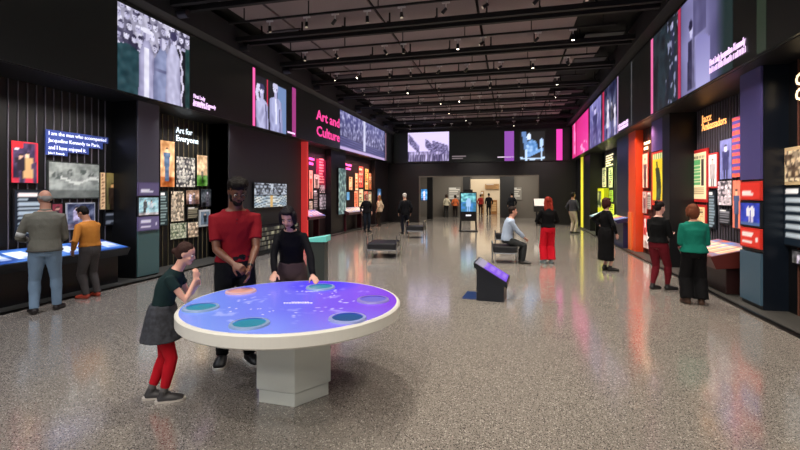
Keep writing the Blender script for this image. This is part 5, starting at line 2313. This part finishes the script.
# ---- right side visitors
tp = G(694, 304)
person('woman in teal-green sweater and black trousers, back to us, at the red-brown desk', tp, facing(0, 0, .3, 1), 1.53, True, 'c89078', R(3), None,
       {'L': (-.085, 0, -.2), 'R': (.09, -.03, .3)},
       {'L': {'at': (-.10, .22, .92), 'pole': (-.45, -1, -.4), 'dir': (.5, .8, .1), 'palm': (0, 0, 1), 'curl': .7},
        'R': {'at': (.10, .22, .92), 'pole': (.45, -1, -.4), 'dir': (-.5, .8, .1), 'palm': (0, 0, 1), 'curl': .7}},
       (R(-4), R(8)), 'bob', '6c3c28', ('147060', .97, .51, .025, mat('cloth_147060', '147060', .85, bump=.3, var=.1), 'sweater'), ('wide', '0c0c0f'), '4c3428', True, None, width=1.06, legb=1.08)
sp_ = G(658, 289.5)


def mwoman(o, f):
    b2 = B()
    T = f.sp(.66, 0, -.085 * f.H)
    ball(b2, T, (.11, .05, .15))
    link_mesh('backpack', remesh(b2, .012, 2, .006, 12), mat('cloth_1a1a1c', '121214', .8), o, smooth=True)


person('woman in maroon trousers and black top with dark hair in a bun', sp_, facing(0, 0, .85, .5), 1.55, True, 'e0b0a0', R(2), None,
       {'L': (-.07, -.05, .2), 'R': (.10, .12, .5)},
       {'L': {'at': (-.06, .22, .98), 'pole': (-.5, -1, -.4), 'dir': (.6, .6, .2), 'palm': (0, 0, 1), 'curl': .8},
        'R': {'at': (.12, .22, .98), 'pole': (.5, -1, -.4), 'dir': (-.6, .6, .2), 'palm': (0, 0, 1), 'curl': .8}},
       (R(-24), R(10)), 'bun', '1c1413', ('0d0e10', .95, .53, .018, mat('cloth_18191b', '0d0e10', .85, bump=.3), 'cardigan'), ('leggings', '641622'), '1c1c1e', True, None, width=1.05, legb=1.14)
rp = G(548, 263.5)
person('woman with long red hair, black top and bright red trousers on open floor', rp, facing(0, 0, .05, 1), 1.62, True, 'e0b8a8', 0, None, None,
       {'L': {'at': (-.10, .22, .95), 'pole': (-1, -.5, -.3), 'dir': (.5, .7, 0), 'curl': .7, 'palm': (0, 0, 1)}, 'R': {'at': (.1, .22, .95), 'pole': (1, -.5, -.3), 'dir': (-.5, .7, 0), 'curl': .7, 'palm': (0, 0, 1)}},
       (0, 0), 'long', '8c2c20', ('0a0a0d', .95, .53, .022, mat('cloth_131317', '0a0a0d', .85), 'top'), ('wide', 'c81428'), '8ca0a8', False, None, width=.98, face=False)
bp = G(606, 270.5)


def bag(o, f):
    pass


person('woman in long black dress and ankle boots standing by green-lit alcove', bp, facing(0, 0, 1, .12), 1.60, True, 'd8a898', 0, None, {'L': (-.06, 0, .1), 'R': (.07, .05, .3)},
       {'L': {'at': (-.22, .0, .98), 'pole': (-1, -.6, -.2), 'dir': (.7, .4, -.2), 'curl': .8, 'palm': (1, 0, 0)}, 'R': {'at': (.2, .12, .82), 'pole': (1, -.6, 0), 'dir': (0, .2, -1), 'curl': .5, 'palm': (-1, 0, 0)}},
       (R(-6), 0), 'bob', '3c1c1a', ('0b0b0f', .95, .52, .016, mat('cloth_15151a', '0b0b0f', .85), 'dress_bodice'), ('skirt', '0a0a0d', .37, .022), '101012', False, bag, width=.95, face=True)
fp = G(573, 233.5)
person('man in dark vest and pale trousers beside the lit yellow strip', fp, facing(0, 0, .8, .3), 1.76, False, 'a87860', 0, None, None, {'R': {'at': (.12, .2, .98), 'pole': (1, -.5, -.3), 'dir': (-.4, .8, 0)}}, (0, 0), 'short', '1c1512',
       ('34343a', .9, .53, .022), ('trousers', 'b0a290'), '1c1a1a', False)

# ---- seated man on the bench
bpos = BC + Vector((.06, -.12, 0))
brz = facing(0, 0, 1, -.12)
person('seated man in light blue shirt and grey trousers on a black bench', bpos, brz, 1.70, False, 'c8907c', R(16), .43 + .088 * 1.72 * .9,
       {'L': (-.10, .30, -.1), 'R': (.12, .36, .2)},
       {'L': {'at': (-.05, .42, .61), 'pole': (-1, -.6, -.2), 'dir': (.6, .6, -.3), 'palm': (0, 0, -1), 'curl': .9},
        'R': {'at': (.05, .43, .61), 'pole': (1, -.6, -.2), 'dir': (-.6, .6, -.3), 'palm': (0, 0, -1), 'curl': .9}},
       (0, R(0)), 'short', '241814', ('a4b4cc', .93, .50, .020), ('trousers', '2e3032'), '2a2624', False)

# ---- people at the far left alcove
person('visitor in black with hair up in the far left alcove', G(366.5, 232.0), facing(0, 0, .35, -.9), 1.68, True, 'd0a090', 0, None, None, None, (0, 0), 'bun', '6c5040',
       ('15161c', .9, .5, .02), ('trousers', '1c2430'), '141414', False)
person('visitor in long pale coat in the far left alcove', G(379.5, 226.5), facing(0, 0, -.8, .4), 1.62, True, 'd0a090', 0, None, None, None, (0, 0), 'long', '8c6440',
       ('c8b49c', .9, .44, .03, mat('cloth_c8b49c', 'c8b49c', .8), 'coat'), ('trousers', '2c2420'), '241c18', False, face=False)
# ---- white-haired person near the second bench
wloc = G(405, 234)


def pcap(o, f):
    b2 = B()
    ball(b2, (0, -.01, .17), (.088, .098, .062), f.HM)
    link_mesh('white_cap', remesh(b2, .012, 1), mat('cap_white', 'd8d8d8', .7), o, smooth=True)


person('blurred figure in dark coat with a white cap behind the bench', wloc, facing(0, 0, -.2, 1), 1.72, False, 'c09880', R(5), None, None, None, (0, R(12)), 'short', 'c8c4c0',
       ('0b0d14', .95, .44, .03, mat('cloth_14161f', '0b0d14', .85), 'coat'), ('trousers', '141824'), '121214', False, pcap, face=False)
# ---- people in the corridor and the bright hall
far = [
    ('person in cream top at the corridor wall, seen from behind', 446.5, 217, (-.2, 1), 1.66, True, 'bob', '3c2c24', 'c8c0a8', '2c2c2c'),
    ('person in orange top standing in the corridor beside the cream-topped one', 455.2, 217, (.2, 1), 1.62, True, 'bob', '241c18', 'c8683c', '241c1c'),
    ('small figure in red top in the bright hall doorway', 480.5, 214.5, (.4, .9), 1.66, True, 'short', '2c1c14', '9c2c28', '3c1c1c'),
    ('figure in black walking through the bright doorway', 488.8, 216, (0, 1), 1.74, False, 'short', '141210', '17181c', '15161a'),
    ('person in black jacket standing right of the bright doorway', 511.8, 218.4, (0, 1), 1.78, False, 'short', '141210', '14161c', '1c1f28')]
for lb, px, py, d, H_, fem, hr, hc_, tc_, bc_ in far:
    person(lb, G(px, py), facing(0, 0, *d), H_, fem, 'b88c74', 0, None, None, None, (0, 0), hr, hc_, (tc_, .92, .5, .022), ('trousers', bc_), '181818', False, None, face=False)
